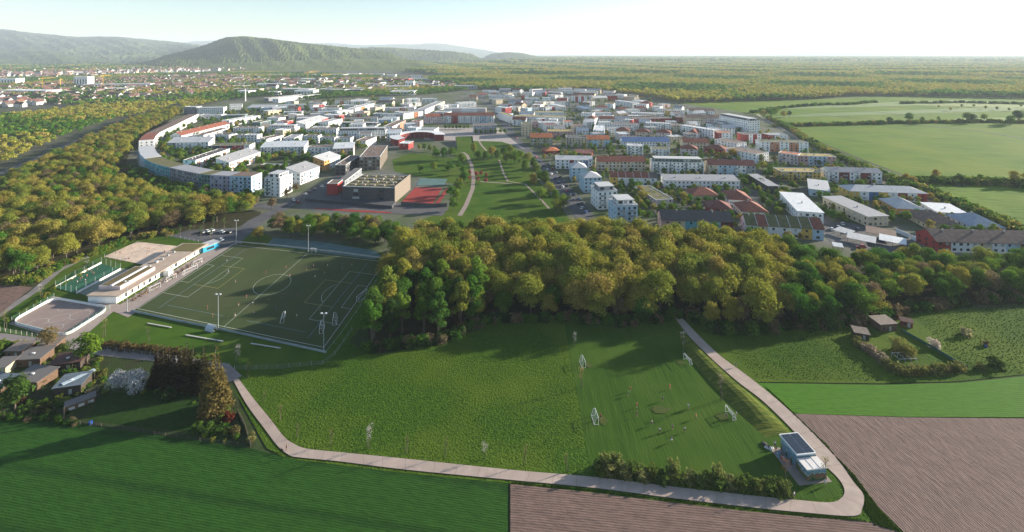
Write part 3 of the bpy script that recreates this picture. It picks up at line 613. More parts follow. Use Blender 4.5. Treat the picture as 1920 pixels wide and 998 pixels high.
# --- left-hand district
for q in [(340,254,430,232,12,14,'W','gable','r','bwhite'), (382,254,428,241,11,13,'W','flat','n',''), (430,227,488,217,10,14,'W','flat','l','bwhite'), (345,201,368,201,14,16,'G','flat','l',''), (370,203,419,202,12,16,'w','flat','l',''),
          (430.6,197,454,196,10,16,'W','flat','l',''), (374,216,415,216,10,14,'w','flat','g','bwhite'), (418,217,459,216,9,14,'T','flat','g',''), (464,202,512,202,7,16,'b','mono','l',''), (437,240,485,240,13,14,'w','flat','n','bgrey'),
          (402.5,252,429,253.8,14,12,'w','flat','d','bgrey'), (431,254,455,254.5,12,12,'W','flat','d',''), (457,254,482,254,13,12,'w','flat','l',''), (500,261.6,531.5,254,9,13,'W','flat','n',''), (314,268,391,266.5,17,14,'w','mono','l','bgrey','gwwww'),
          (391,274,468,272.5,15,14,'k','flat','m','bgrey','kkrkrrw'), (367,301,430.6,279.5,17,12,'W','flat','d','brust'), (430,305,488,285,18,13,'W','mono','g','brust'), (488.5,276.5,570,275,16,14,'w','mono','w','bgreen'),
          (576,277.5,624,276,18,13,'w','flat','n','bgrey'), (625,279,662.5,277.5,17,13,'P','mono','w',''), (608,302,638,292,19,12,'w','mono','l','','oww'), (563,325,599,312,22,14,'w','mono','g','bblue'), (496,334,525,335.5,34,15,'w','flat','l','bgreen','','w'),
          (500,240,553,240,13,14,'w','flat','l','bgrey','','w'), (573.5,233.8,615.6,221,13,14,'W','mono','l','bwhite','WWr'), (573.5,243,631,242,13,14,'w','flat','n','bgrey'), (634,246,723,245,14,13,'w','flat','d','','','G'), (637.5,234,707,235,8,13,'w','flat','l','','','k'),
          (736,238,761,226,14,13,'W','flat','n','','WWqq'), (569.5,255.6,596,255.6,14,12,'w','flat','d',''), (599,258.8,627,258.8,13,12,'w','flat','d',''), (631,259.6,657,259.6,11,12,'W','flat','d',''), (686,265,706,257,13,13,'W','flat','n',''),
          (551.5,260,568,252,11,13,'W','flat','g',''), (531,211,566,210,7,14,'w','flat','l',''), (568,212,594,211,8,14,'g','flat','n',''), (596,211,631,210,9,14,'w','flat','l','bgrey'), (632,209,662.5,206,11,15,'W','flat','l','bwhite'),
          (530,218,587.5,220,10,14,'k','flat','n','','kwkwR'), (616,229,642,223,12,14,'W','flat','g','bwhite'), (644,223,708,221,9,14,'w','flat','n','','cwgcw'), (709.5,225,734,224.5,13,14,'b','flat','l','bblue'), (699,213.5,756,215,10,14,'w','flat','g','','gwwg'),
          (666,204,702,194,10,14,'W','flat','l','','wqwb'), (704,202.5,720,200,10,14,'c','flat','n',''), (723.5,202.5,756,202.5,9,14,'w','flat','g',''), (520,198,573,196,7,14,'W','flat','l',''), (500,199,513,199,8,14,'b','flat','l',''),
          (503,209,528,206,9,14,'c','flat','l',''), (512,218,529,217,9,14,'q','flat','m',''), (587.5,198,608,196,8,14,'W','flat','n','','wr'), (610,199,633,199,7,14,'n' if False else 'c','flat','n',''), (731,187,755,187,8,15,'c','flat','n',''), (764,194,790,192,7,14,'w','flat','l',''), (488,230,508,226,10,14,'T','flat','m','')]:
    q = list(q)
    B(*q[:6], q[6], q[7], q[8], q[9], segs=(q[10] if len(q) > 10 and q[10] else None), pent=(q[11] if len(q) > 11 else None), dist='l')
# denser rows further back
random.seed(404)
def filler(poly, dx, dy, dist, lo, hi):
    for yy in np.arange(lo, hi, dy):
        xx = min(p[0] for p in poly)
        while xx < max(p[0] for p in poly):
            wpx = U(.6,1.25)*dx; x, y = xx, yy+U(-1.2,1.2); xx += wpx+U(2,5)
            if not inside(poly, x, y) or not inside(poly, x+wpx, y): continue
            p = U(8,11)*(y-100)/105; Hh = CH*p/(y+p-100); bad = False
            for t_ in (0,.5,1):
                for dd in (0, 14):
                    w_ = G(x+wpx*t_, y, Hh); w_.y += dd
                    for b in BL:
                        q = b[0].matrix_basis.inverted() @ Vector((w_.x, w_.y, 0))
                        if -3 < q.x < b[4]+3 and -6 < q.y < 18: bad = True
            for bx, by in ((930,208),(948,235),(905,188),(1082,200),(1078,225)):
                if abs(x+wpx/2-bx) < wpx/2+7 and abs(y+p-by) < 9: bad = True
            if bad: continue
            wc = random.choice('wwWWcPwbgW'); sg = random.choice((None, None, wc+random.choice('rcqbg')+wc, wc+wc+random.choice('crg')))
            B(x, y, x+wpx, y+U(-1.5,1.5), p, U(12,15), wc, random.choice(('flat','flat','flat','gable')), random.choice('llgngwr'), random.choice(('','bwhite','bgrey')), segs=sg, dist=dist)
def inside(poly, x, y):
    c = False; j = len(poly)-1
    for i in range(len(poly)):
        xi, yi = poly[i]; xj, yj = poly[j]
        if (yi > y) != (yj > y) and x < (xj-xi)*(y-yi)/(yj-yi)+xi: c = not c
        j = i
    return c
filler([(470,240),(480,205),(520,190),(640,186),(720,183),(800,182),(850,185),(860,212),(800,232),(740,262),(640,262),(520,262)], 24, 6.0, 'l', 185, 262)
filler([(905,200),(890,172),(960,166),(1120,166),(1200,178),(1290,205),(1420,232),(1300,262),(1100,252),(960,232)], 21, 5.6, 'r', 168, 262)
# blocks bent along a curve
def curved(name, pts, H, D, segs, label, flip=1, fh=3.1):
    P = [G(x, y, H) for x, y in pts]; root = empty(name, (P[0].x, P[0].y, 0)); o0 = P[0]
    P = [Vector((p.x-o0.x, p.y-o0.y)) for p in P]; N = []
    for i in range(len(P)):
        d = (P[min(i+1, len(P)-1)]-P[max(i-1, 0)]).normalized(); N.append(Vector((-d.y, d.x))*D*flip)
    Q = [p+n for p, n in zip(P, N)]; Pn = MB()
    for k, (i0, i1, wc, rc, bal) in enumerate(segs):
        W = MB(); dh = U(-.25,.25); r = MB()
        for i in range(i0, i1):
            a, b = P[i], P[i+1]; e = (b-a)
            facade(W, Pn, (a.x,a.y), tuple(e.normalized()), e.length, 0, H+dh, fh, 3.0, (1.5,1.6,.8))
            e2 = Q[i]-Q[i+1]; facade(W, Pn, tuple(Q[i+1]), tuple(e2.normalized()), e2.length, 0, H+dh, fh, 3.0, (1.5,1.6,.8))
            z = H+dh
            r.quad((a.x,a.y,z+.3), (b.x,b.y,z+.3), (Q[i+1].x,Q[i+1].y,z+.3), (Q[i].x,Q[i].y,z+.3))
            r.quad((a.x,a.y,z), (b.x,b.y,z), (b.x,b.y,z+.3), (a.x,a.y,z+.3), 1); r.quad((Q[i+1].x,Q[i+1].y,z), (Q[i].x,Q[i].y,z), (Q[i].x,Q[i].y,z+.3), (Q[i+1].x,Q[i+1].y,z+.3), 1)
        e = P[i0]-Q[i0]; facade(W, Pn, tuple(Q[i0]), tuple(e.normalized()), e.length, 0, H+dh, fh, 4.2)
        e = Q[i1]-P[i1]; facade(W, Pn, tuple(P[i1]), tuple(e.normalized()), e.length, 0, H+dh, fh, 4.2)
        for a, q in ((P[i0],Q[i0]), (P[i1],Q[i1])): r.quad((a.x,a.y,z), (q.x,q.y,z), (q.x,q.y,z+.3), (a.x,a.y,z+.3), 1)
        W.build('wall', wm(wc), root); r.build('roof', [rm(rc), COPE], root)
        if bal:
            for i in range(i0, i1):
                a, b = P[i], P[i+1]; e = b-a; u = e.normalized(); n = Vector((u.y,-u.x)); nb = max(1, int(e.length/7))
                for j in range(nb):
                    c = a+e*((j+.5)/nb); q = MB()
                    for f in range(1, int(H/fh)):
                        z = f*fh; p1, p2 = c-u*1.6, c+u*1.6; p3, p4 = p2+n*1.4, p1+n*1.4
                        q.prism([(v.x,v.y) for v in (p4,p3,p2,p1)], z-.15, z+.0, 0); q.wallstrip([p1+n*1.38, p2+n*1.38], z+.05, z+.95, .06, 1)
                    tag(q.build('balconies', [CONC, RAIL[bal]], root), kind='stuff')
    o = Pn.build('windows', [GLASS, BLIND], root); tag(o, kind='stuff')
    tag(root, label, 'apartment block'); return root
curved('curved_block', [(259.5,276),(260,283),(263,290.5),(271,298),(283,304.5),(300,310),(318,314.5),(341,320),(372,326),(394,328.5),(432,330.5),(471,332)], 12.6, 13,
       [(0,3,'b','l','white'),(3,6,'t','m','grey'),(6,8,'G','g','grey'),(8,9,'T','m','green'),(9,10,'l','g','grey'),(10,11,'b','n','green')], 'long curved apartment block with turquoise and grey fronts facing the wood')
curved('curved_block', [(289,262),(293,255),(300,249),(313,242.5),(327.5,236),(349,225),(373,214)], 10.5, 14, [(0,2,'W','r','white'),(2,6,'W','n','white')], 'long white curved wing with one red roof end at the wood edge')

# --- school, sports hall and the public buildings
S1 = B(643,350,739.5,353,28,36,'G','flat','m','',label='big brown-grey sports hall with planted roof and rows of skylights', name='sports_hall', cat='sports hall', cw=16, win=(3.6,3.4,1.2))
HH = CH*28/(278); WOOD = mat('timber_cladding', (.20,.165,.13), .85, .12, .5, stretch=(0,1,6)); DKB = mat('dark_cladding', (.105,.10,.10), .85, .1, .5, stretch=(0,1,6))
Ls = (G(739.5,353,HH)-G(643,350,HH)).length
for c in S1.children:
    if c.name.startswith('wall'): c.data.materials[0] = DKB
s = MB(); s.box(Ls+.01, -.05, 0, Ls+.35, 36.05, HH+1.3); s.build('side_wall', WOOD, S1)
for i in range(5):
    for j in range(4):
        s = MB(); x = Ls*(.1+.19*i)-1.5*(j % 2); y = 4+8.2*j
        s.box(x, y, HH+.1, x+3.8, y+2.2, HH+.9); s.build('skylight', mat('skylight_housing', (.25,.20,.17), .7, .1, 1), S1)
B(613,345,633,345,26,11,'r','flat','n','',label='red cube beside the sports hall', name='stair_tower', cat='tower', cw=40)
S2 = B(634,341,646,341,15,44,'G','flat','d','',label='narrow wing with a louvred roof beside the sports hall', name='louvred_wing', cat='school wing', cw=6)
for i in range(16):
    s = MB(); H2 = CH*15/(256); s.box(-.4, 1.5+2.6*i, H2+.5, (G(646,341,H2)-G(634,341,H2)).length+.4, 2.0+2.6*i, H2+1.0); s.build('louvre', mat('louvre_metal', (.42,.38,.34), .6), S2)
S3 = B(674,295,712.4,294,25,54,'G','flat','n','',label='long school building with rows of timber-framed windows', name='school_building', cat='school', win=(2.0,2.0,.7), cw=3.4)
for c in S3.children:
    if c.name.startswith('wall'): c.data.materials[0] = WOOD
S4 = B(628,310,648,310,19,40,'k','flat','n','',label='dark low wing in front of the long school building', name='school_wing', cat='school wing', win=(2.0,1.8,.7))
s = MB(); pl = [G(572,378), G(735,392), G(742,384), G(640,366), G(600,358)]; s.prism([(p.x,p.y) for p in pl], .1, 2.2)
tag(s.build('terrace', mat('terrace_paving', (.075,.075,.08), .9, .1, .3)), 'dark raised terrace in front of the sports hall', 'terrace')
s = MB(); s.wallstrip([G(752,385), G(812,389), G(838,388)], 0, 2.6, .3); tag(s.build('retaining_wall', DKB), 'dark retaining wall below the red court', 'wall')
B(748.5,269.5,766,270,11,16,'r','flat','w','',label='red cube with white roof beside the ring-shaped building', name='annex', cat='annex', cw=6)
B(769.4,243,814,244,8,22,'W','flat','g','',label='flat white hall beside the town square', name='hall', cat='hall', cw=9)
B(889,236,931,235,16,18,'g','flat','n','',label='grey community centre with punched windows facing the square', name='community_centre', cat='community centre')
# ring building
rg = G(783,265); root = empty('ring_building', (rg.x, rg.y, 0)); n = 30; H = 7.5
W = MB(); Rf = MB(); ro_, ri = 31, 21
def ang(i): return math.radians(5+235*i/n)
for i in range(n):
    a, b = ang(i), ang(i+1); P = lambda r, t, z: (r*math.cos(t)*1.05, r*math.sin(t)*1.15, z)
    W.quad(P(ro_,a,0), P(ro_,b,0), P(ro_,b,H), P(ro_,a,H)); W.quad(P(ri,b,0), P(ri,a,0), P(ri,a,H), P(ri,b,H))
    Rf.quad(P(ri-1,a,H+.5), P(ro_+1.2,a,H+.2), P(ro_+1.2,b,H+.2), P(ri-1,b,H+.5)); Rf.quad(P(ri-1,a,H+.05), P(ri-1,a,H+.5), P(ri-1,b,H+.5), P(ri-1,b,H+.05)); Rf.quad(P(ro_+1.2,b,H-.2), P(ro_+1.2,b,H+.2), P(ro_+1.2,a,H+.2), P(ro_+1.2,a,H-.2))
for t in (ang(0), ang(n)): W.quad(P(ri,t,0), P(ro_,t,0), P(ro_,t,H), P(ri,t,H))
W.build('wall', wm('R'), root); Rf.build('roof', rm('w'), root)
for i in range(0, n, 2):
    s = MB(); a, b = ang(i+.2), ang(i+.9); s.quad(P(ri-.05,b,1), P(ri-.05,a,1), P(ri-.05,a,4.5), P(ri-.05,b,4.5)); s.build('window', GLASS, root)
tag(root, 'ring-shaped red building with a curved white roof', 'church hall')
# planted wedge
s = MB(); a, b, c, d = G(857.7,284), G(889,281), G(885,263.5), G(855,264.5)
s.quad((a.x,a.y,.15), (b.x,b.y,.15), (c.x,c.y,5), (d.x,d.y,5)); wd = s.build('grass_roof', PARKG)
s = MB(); s.poly([(a.x-.6,a.y,.1), (d.x-.6,d.y,.1), (d.x-.6,d.y,5.6), (a.x-.6,a.y,.6)]); s.poly([(b.x+.6,b.y,.1), (b.x+.6,b.y,.6), (c.x+.6,c.y,5.6), (c.x+.6,c.y,.1)]); s.quad((d.x-.6,d.y,.1), (c.x+.6,c.y,.1), (c.x+.6,c.y,5.6), (d.x-.6,d.y,5.6)); s.build('side_wall', CONC, wd)
tag(wd, 'sloping grass-covered roof rising from the park', 'grass roof')
B(1023,284,1049.7,283,5,16,'r','hip','o',label='low nursery with orange hipped roof by the main street', name='nursery', cat='nursery', rise=3)
B(1075,287,1109,289,4,16,'r','mono','R',label='low red-roofed shed behind the blocks with red and blue patches', name='shed', cat='shed', rise=.8)
B(489,310,561,312,5,7,'r','flat','g',label='long low garage with a red end behind the white tower', name='garage', cat='garage', cw=20)
# carports
for i, (p, rcx, d) in enumerate([((1587,446,1642,457,6),'l',10), ((1648,450,1700,460,5),'w',10), ((1624,436,1682,446,5),'n',12), ((1561,431,1590,440,5),'l',8), ((1562,462,1582,465,5),'w',5)]):
    x1, y1, x2, y2, pp = p; H = 2.6; a, b = G(x1, y1, H), G(x2, y2, H); L = (b-a).length; rt = empty('carport', (a.x, a.y, 0), math.atan2((b-a).y, (b-a).x))
    s = MB(); s.poly([(0,0,H), (L,0,H), (L,d,H+.6), (0,d,H+.6)]); s.poly([(0,0,H+.18), (L,0,H+.18), (L,d,H+.78), (0,d,H+.78)]); s.quad((0,0,H), (L,0,H), (L,0,H+.18), (0,0,H+.18)); s.quad((0,d,H+.6), (0,0,H), (0,0,H+.18), (0,d,H+.78)); s.build('roof', rm(rcx), rt)
    for x in (.4, L/2, L-.4):
        for y in (.4, d-.4): q = MB(); q.box(x-.08, y-.08, 0, x+.08, y+.08, H+.6*y/d); q.build('post', DARKM, rt)
    tag(rt, ['pale grey carport in the parking yard, longest','white carport nearest the dark red terrace','brown carport at the back of the parking yard','pale carport behind the yellow row house','small white carport nearest the wood'][i], 'carport')
for i, q in enumerate([[(1680,436),(1706,447)], [(1708,449),(1765,470)]]):
    s = MB(); s.wallstrip([G(*p) for p in q], 0, 2.6, .25); tag(s.build('garden_wall', WHITE), ['white garden wall left of the gap beside the carports','white garden wall running down towards the wood'][i], 'wall')
# labels for the blocks: look first, then order within the look-alikes
def look(b):
    sg = b[1]; cs = []
    for c in sg:
        if WN[c] not in cs: cs.append(WN[c])
    wl = cs[0] if len(cs) == 1 else (' and '.join(cs[:2]) if len(cs) == 2 else 'many-coloured')
    rr = b[3]; rn = RN[rr[0]] if len(set(rr)) == 1 else 'patchwork'
    rt = {'flat':'flat','gable':'gabled','hip':'hipped','mono':'pitched'}[b[2].rstrip('+')]
    sz = 'long' if b[4] > 48 else ('short' if b[4] < 24 else '')
    nm = b[0]['category']
    return ' '.join(x for x in (sz, wl, nm, 'with', rn, rt, 'roof') if x)+(' and penthouse' if b[2].endswith('+') else '')
DN = {'l':'in left district', 'c':'behind square', 'r':'in right district'}
grp = {}
for b in BL:
    if not b[9]: grp.setdefault((look(b), b[8]), []).append(b)
for (lk, d), bs in grp.items():
    bs.sort(key=lambda b: b[6])
    for i, b in enumerate(bs):
        b[0]['label'] = lk+' '+DN[d]+('' if len(bs) == 1 else (', leftmost such' if i == 0 else (', rightmost such' if i == len(bs)-1 else ', %s from left' % nth(i))))
for b in BL:
    if len(b[0]['label'].split()) > 16: b[0]['label'] = b[0]['label'].replace('apartment block', 'block').replace(' in right district', ' at right').replace(' in left district', ' at left')
# ------------------------------------------------------------------ plants
rng = np.random.default_rng(11)
def leafmesh(name, C, Rr, n, size, shade=(.7,1.3), flat=.55, seed=1, m=None, squash=1.0, drop=0.):
    """C: clump centres (k,3), Rr: clump radii; n leaf sprays spread over the clumps' shells"""
    r = np.random.default_rng(seed); C = np.array(C, float); Rr = np.array(Rr, float)
    pr = Rr**2; pr /= pr.sum(); k = r.choice(len(C), n, p=pr)
    d = r.normal(size=(n,3)); d /= np.linalg.norm(d, axis=1)[:,None]; d[:,2] = np.where(d[:,2] < -.3, -d[:,2]*.6, d[:,2])
    rad = Rr[k]*(.62+.42*r.random(n)); p = C[k]+d*rad[:,None]*np.array([1,1,squash])
    p[:,2] -= drop*rad*r.random(n)
    nn = d*flat+r.normal(size=(n,3))*.6*(1-flat)+np.array([0,0,.25]); nn /= np.linalg.norm(nn, axis=1)[:,None]
    a = np.cross(nn, r.normal(size=(n,3))); a /= np.linalg.norm(a, axis=1)[:,None]; b = np.cross(nn, a)
    s = size*(.55+.9*r.random(n))[:,None]; a *= s; b *= s*.62
    V = np.stack([p-a*.5, p+b*.5-a*.1, p+a*.5, p-b*.5+a*.1], 1).reshape(-1,3)
    F = np.arange(n*4).reshape(-1,4)
    me = bpy.data.meshes.new(name); me.from_pydata(V.tolist(), [], F.tolist()); me.materials.append(m or LEAF)
    at = me.attributes.new('v', 'FLOAT', 'FACE'); tone = shade[0]+(shade[1]-shade[0])*r.random(n)
    ct = (.88+.24*r.random(len(C)))[k]; at.data.foreach_set('value', (tone*ct).astype('f4'))
    return me
def limbs(name, top, r0, tips, seed=1, n=6):
    s = MB(); z1 = top*.55; s.bar((0,0,-.3), (0,0,z1), r0, 0, 7, r0*.6)
    for t in tips:
        zb = z1*U(.7,1); s.bar((0,0,zb), tuple(t), r0*.42, 0, 5, r0*.1)
    return s.mesh(name, BARK)
def broad(name, H, rx, zc, rz, k, n, size, seed, m=None, shade=(.7,1.3), flat=.55):
    """trunk and crown meshes of a broadleaf tree"""
    random.seed(seed); C = []; Rr = []
    for i in range(k):
        t = U(0, 2*math.pi); cz = U(-.75, 1); q = math.sqrt(max(0, 1-cz*cz))*U(.5,.95)
        f = U(.55,.85)
        C.append((rx*q*math.cos(t)*f*1.15, rx*q*math.sin(t)*f*1.15, zc+rz*cz*.68)); Rr.append(rx*U(.30,.52))
    C.append((0,0,zc+rz*.1)); Rr.append(rx*.55)
    return (limbs(name+'_trunk', zc, H*.022+.05, C[:max(3, k//2)]), leafmesh(name+'_crown', C, Rr, n, size, shade, flat, seed, m))
def spruce(name, H, r, n, size, seed):
    random.seed(seed); C = []; Rr = []
    lv = int(H*1.3)
    for i in range(lv):
        t = i/lv; rr = r*(1-t)**.85; kk = max(1, int(7*(1-t)+2))
        for j in range(kk):
            a = 2*math.pi*(j+U(-.3,.3))/kk+i
            C.append((rr*.62*math.cos(a), rr*.62*math.sin(a), H*.10+H*.88*t-rr*.2)); Rr.append(max(.25, rr*.42))
    s = MB(); s.bar((0,0,-.3), (0,0,H*.96), H*.016+.08, 0, 7, .03)
    return s.mesh(name+'_trunk', BARK), leafmesh(name+'_crown', C, Rr, n, size, (.65,1.3), .3, seed, None, .6, .6)
TP = [broad('oak%d' % i, 16, U(5.9,6.9), 9.2, 7.2, 22, 4800, .62, 20+i) for i in range(5)]
TT = [broad('tall%d' % i, 17, U(3.7,4.4), 8.6, 8.6, 24, 3600, .6, 40+i) for i in range(3)]
TB = [broad('bare%d' % i, 15, 5.2, 8.8, 6.6, 28, 1900, .6, 60+i) for i in range(2)]       # thinly leafed
TS = [broad('small%d' % i, 8, 3.0, 4.4, 3.6, 15, 1500, .58, 80+i) for i in range(3)]
SP = [spruce('spruce%d' % i, 15, 3.6, 4200, .62, 90+i) for i in range(2)]
def bushmesh(i, seed, n=640, m=None, size=.30):
    random.seed(seed); C = [(U(-.75,.75), U(-.75,.75), U(.45,1.15)) for _ in range(9)]+[(math.cos(q)*.62, math.sin(q)*.62, .12) for q in (0,1,2,3,4,5)]; return leafmesh('bush%d' % i, C, [U(.4,.65) for _ in C], n, size, (.65,1.35), .45, seed, m)
BU = [bushmesh(i, 100+i) for i in range(4)]; BUP = [bushmesh(9, 131, 620, PETAL)]
def sapmesh(i, seed, n, m=None, wide=.55):
    random.seed(seed); C = [(U(-wide,wide)*.6, U(-wide,wide)*.6, U(1.9,3.9)) for _ in range(9)]
    return leafmesh('sapling%d' % i, C, [U(.3,.55) for _ in C], n, .12, (.8,1.2), .2, seed, m)
def saptrunk():
    s = MB(); s.bar((0,0,-.2), (0,0,3.6), .06, 0, 6, .025)
    for i in range(7):
        a = U(0,6.28); z = U(1.6,2.9); s.bar((0,0,z), (math.cos(a)*.5, math.sin(a)*.5, z+U(.6,1.0)), .028, 0, 4, .012)
    s.bar((.35,.1,-.2), (.35,.1,1.6), .045, 0, 5); return s.mesh('sapling_trunk', BARK)
SA = [(saptrunk(), sapmesh(0, 140, 260)), (saptrunk(), sapmesh(1, 141, 260, PETAL, .85)), (saptrunk(), sapmesh(2, 142, 130))]
def far(i, seed, k, n, size, conif=False):
    random.seed(seed)
    if conif: C = [(U(-1,1)*(1-t)*2, U(-1,1)*(1-t)*2, 2+t*11) for t in [q/9 for q in range(10)]]; Rr = [2.6*(1-q/11) for q in range(10)]
    else: C = [(U(-3,3), U(-3,3), U(4.5,9.5)) for _ in range(k)]; Rr = [U(1.8,2.8) for _ in C]
    return leafmesh('fartree%d' % i, C, Rr, n, size, (.7,1.3), .6, seed)
FT = [far(i, 160+i, 9, 260, 1.75) for i in range(4)]; FC = far(9, 170, 8, 240, 1.5, True)
OLIVE = [(0.3148,0.2885,0.0505),(0.3587,0.3221,0.0618),(0.2782,0.2684,0.0448),(0.3440,0.2818,0.0701),(0.2416,0.2684,0.0448),(0.1976,0.2416,0.0393)]
GREEN = [(0.0938,0.1938,0.0250),(0.0688,0.1562,0.0213),(0.1375,0.2313,0.0300),(0.0938,0.1688,0.0300),(0.1625,0.2438,0.0350)]
DARK = [(0.0360,0.0840,0.0168),(0.0432,0.0960,0.0192),(0.0336,0.0720,0.0192)]
BROWN = [(0.2185,0.1667,0.0920),(0.2012,0.1552,0.0805),(0.2415,0.1898,0.0978)]
def tree(loc, proto, sc, col, label, group=None, name='broadleaf_tree', cat='tree', sz=None):
    e = empty(name, loc); e.rotation_euler = (0, 0, U(0, 6.28)); e.scale = (sc, sc, (sz or sc))
    t = link('trunk', proto[0], e); c = link('crown', proto[1], e); c.color = (*col, 1)
    return tag(e, label, cat, group)
def inside(poly, x, y):
    c = False; j = len(poly)-1
    for i in range(len(poly)):
        xi, yi = poly[i]; xj, yj = poly[j]
        if (yi > y) != (yj > y) and x < (xj-xi)*(y-yi)/(yj-yi)+xi: c = not c
        j = i
    return c
def fill(pts, sp, jit=.42, world=False):
    W_ = [(p[0],p[1]) for p in pts] if world else [(G(*p).x, G(*p).y) for p in pts]
    xs = [p[0] for p in W_]; ys = [p[1] for p in W_]; out = []; y = min(ys); k = 0
    while y < max(ys):
        x = min(xs)+(sp/2 if k % 2 else 0)
        while x < max(xs):
            a, b = x+U(-jit,jit)*sp, y+U(-jit,jit)*sp
            if inside(W_, a, b): out.append((a, b))
            x += sp
        y += sp*.87; k += 1
    return out
GN = {}
def scatter(name, pts, protos, label, cat=None):
    """one mass of foliage: pts = (x, y, z, scale, index)"""
    c = bpy.data.collections.new('protos_'+name+str(len(bpy.data.collections)))
    ms = []
    for me, col in protos:
        if me not in ms: ms.append(me)
    for i, me in enumerate(ms): c.objects.link(bpy.data.objects.new('%s_kind_%02d' % (name, i), me))
    me = bpy.data.meshes.new(name); me.from_pydata([p[:3] for p in pts], [], [])
    for nm, ty, vals in (('sc','FLOAT',[p[3] for p in pts]), ('rz','FLOAT',[U(0,6.28) for p in pts]), ('ix','INT',[ms.index(protos[p[4]][0]) for p in pts])):
        me.attributes.new(nm, ty, 'POINT').data.foreach_set('value', vals)
    cc = []
    for p in pts: cc += [*protos[p[4]][1], 1.0]
    me.attributes.new('color', 'FLOAT_COLOR', 'POINT').data.foreach_set('color', cc)
    o = link(name, me); md = o.modifiers.new('scatter', 'NODES')
    t = bpy.data.node_groups.new('scatter_'+name, 'GeometryNodeTree'); md.node_group = t; N = t.nodes; L = t.links
    t.interface.new_socket('Geometry', in_out='INPUT', socket_type='NodeSocketGeometry'); t.interface.new_socket('Geometry', in_out='OUTPUT', socket_type='NodeSocketGeometry')
    gi = N.new('NodeGroupInput'); go = N.new('NodeGroupOutput'); ip = N.new('GeometryNodeInstanceOnPoints'); ci = N.new('GeometryNodeCollectionInfo')
    ci.inputs['Collection'].default_value = c; ci.inputs['Separate Children'].default_value = True; ci.inputs['Reset Children'].default_value = True
    def na(nm, ty):
        q = N.new('GeometryNodeInputNamedAttribute'); q.data_type = ty; q.inputs[0].default_value = nm; return q.outputs[0]
    cx = N.new('ShaderNodeCombineXYZ'); L.new(na('rz','FLOAT'), cx.inputs[2]); L.new(cx.outputs[0], ip.inputs['Rotation'])
    L.new(gi.outputs[0], ip.inputs['Points']); L.new(ci.outputs[0], ip.inputs['Instance']); ip.inputs['Pick Instance'].default_value = True
    L.new(na('ix','INT'), ip.inputs['Instance Index']); L.new(na('sc','FLOAT'), ip.inputs['Scale']); L.new(ip.outputs[0], go.inputs[0])
    return tag(o, label, cat, None, 'stuff')
random.seed(5)
# --- the woods near the camera
CENTRAL = [(690,660),(720,650),(780,645),(835,640),(880,614),(935,600),(1010,596),(1080,600),(1180,610),(1262,592),(1295,590),(1340,622),(1440,618),(1560,612),(1620,600),(1700,583),(1800,566),(1920,552),(2080,548),(2080,508),(1920,505),(1800,505),(1700,503),(1600,505),(1500,495),(1420,482),(1300,478),(1200,470),(1100,463),(1000,458),(900,458),(800,463),(748,488),(722,530),(697,600)]
BELT = [(500,436),(540,448),(640,458),(712,466),(748,470),(760,446),(700,432),(600,427),(520,424)]
LEFTW = [(-260,570),(0,530),(62,526),(112,496),(182,472),(235,452),(300,440),(400,424),(470,408),(478,396),(420,390),(330,388),(285,374),(240,356),(215,345),(218,318),(236,296),(258,264),(295,240),(335,218),(345,208),(300,213),(215,244),(120,294),(60,320),(0,354),(-260,450)]
cand = []
for wood, poly, sp in (('central', CENTRAL, 6.9), ('belt', BELT, 6.0), ('left', LEFTW, 7.8)):
    for x, y in fill(poly, sp):
        X, Yp = px((x, y, 0))
        if wood == 'central':
            if X > 1240 and X < 1300 and abs(X-(1262+(Yp-594)*.7)) < 14: continue
            sc = U(.84,1.16) if X < 1440 else (U(.60,.78) if X > 1520 else U(.72,.95))
            r = R(); k = math.sin(X*.021+Yp*.03)+math.sin(X*.011-Yp*.05)
            near = Yp > 580-(30 if X < 900 else 0)
            if X < 900 and Yp > 560: col, pr = (random.choice(GREEN+DARK), random.choice(TT)) if r < .70 else (random.choice(OLIVE), random.choice(TT))
            elif X > 1480: col, pr = random.choice(OLIVE[4:]+GREEN+GREEN+DARK+BROWN[:1]), random.choice(TP+TB)
            elif near and r < .4: col, pr = random.choice(BROWN+GREEN), random.choice(TB+TP); sc *= .62
            elif r < .07: col, pr = random.choice(GREEN), random.choice(TT)
            else: col, pr = random.choice(OLIVE), random.choice(TP)
        elif wood == 'belt': sc = U(.52,.66); col = random.choice(GREEN+GREEN+DARK+OLIVE[4:]+BROWN[:1]); pr = random.choice(TP)
        else:
            sc = U(.68,.98) if Yp > 400 else U(.60,.85); r = R()
            if r < .20: col, pr = random.choice(BROWN), random.choice(TB)
            elif r < .38: col, pr = random.choice(GREEN), random.choice(TP+TT)
            else: col, pr = random.choice(OLIVE), random.choice(TP)
        cand.append((sc/y, wood, x, y, sc, col, pr, X, Yp))
vis = [c for c in cand if -40 < c[7] < 1960]
vis.sort(key=lambda c: -c[0])
NM = {'central':('in the wood behind the meadow','trees of the central wood'), 'belt':('in the belt behind the turf pitch','trees behind the turf pitch'), 'left':('in the wood at the left edge','trees of the left wood')}
def cname(c): return 'yellow-olive' if c in OLIVE else 'bright green' if c in GREEN else 'dark green' if c in DARK else 'thinly leafed brownish'
quota = {'central':120, 'belt':14, 'left':46}; used = set(); chosen = {}
def zone(c):
    if c[1] == 'central':
        lr = 'left' if c[7] < 930 else 'middle' if c[7] < 1280 else 'right'
        return 'central wood, '+('front ' if c[8] > 560 else 'back ')+lr
    return 'belt behind the turf pitch' if c[1] == 'belt' else ('front' if c[8] > 440 else 'back')+' of the left wood'
for c in vis:
    if quota[c[1]] > 0: quota[c[1]] -= 1; used.add(id(c)); chosen.setdefault((cname(c[5]), zone(c), c[1]), []).append(c)
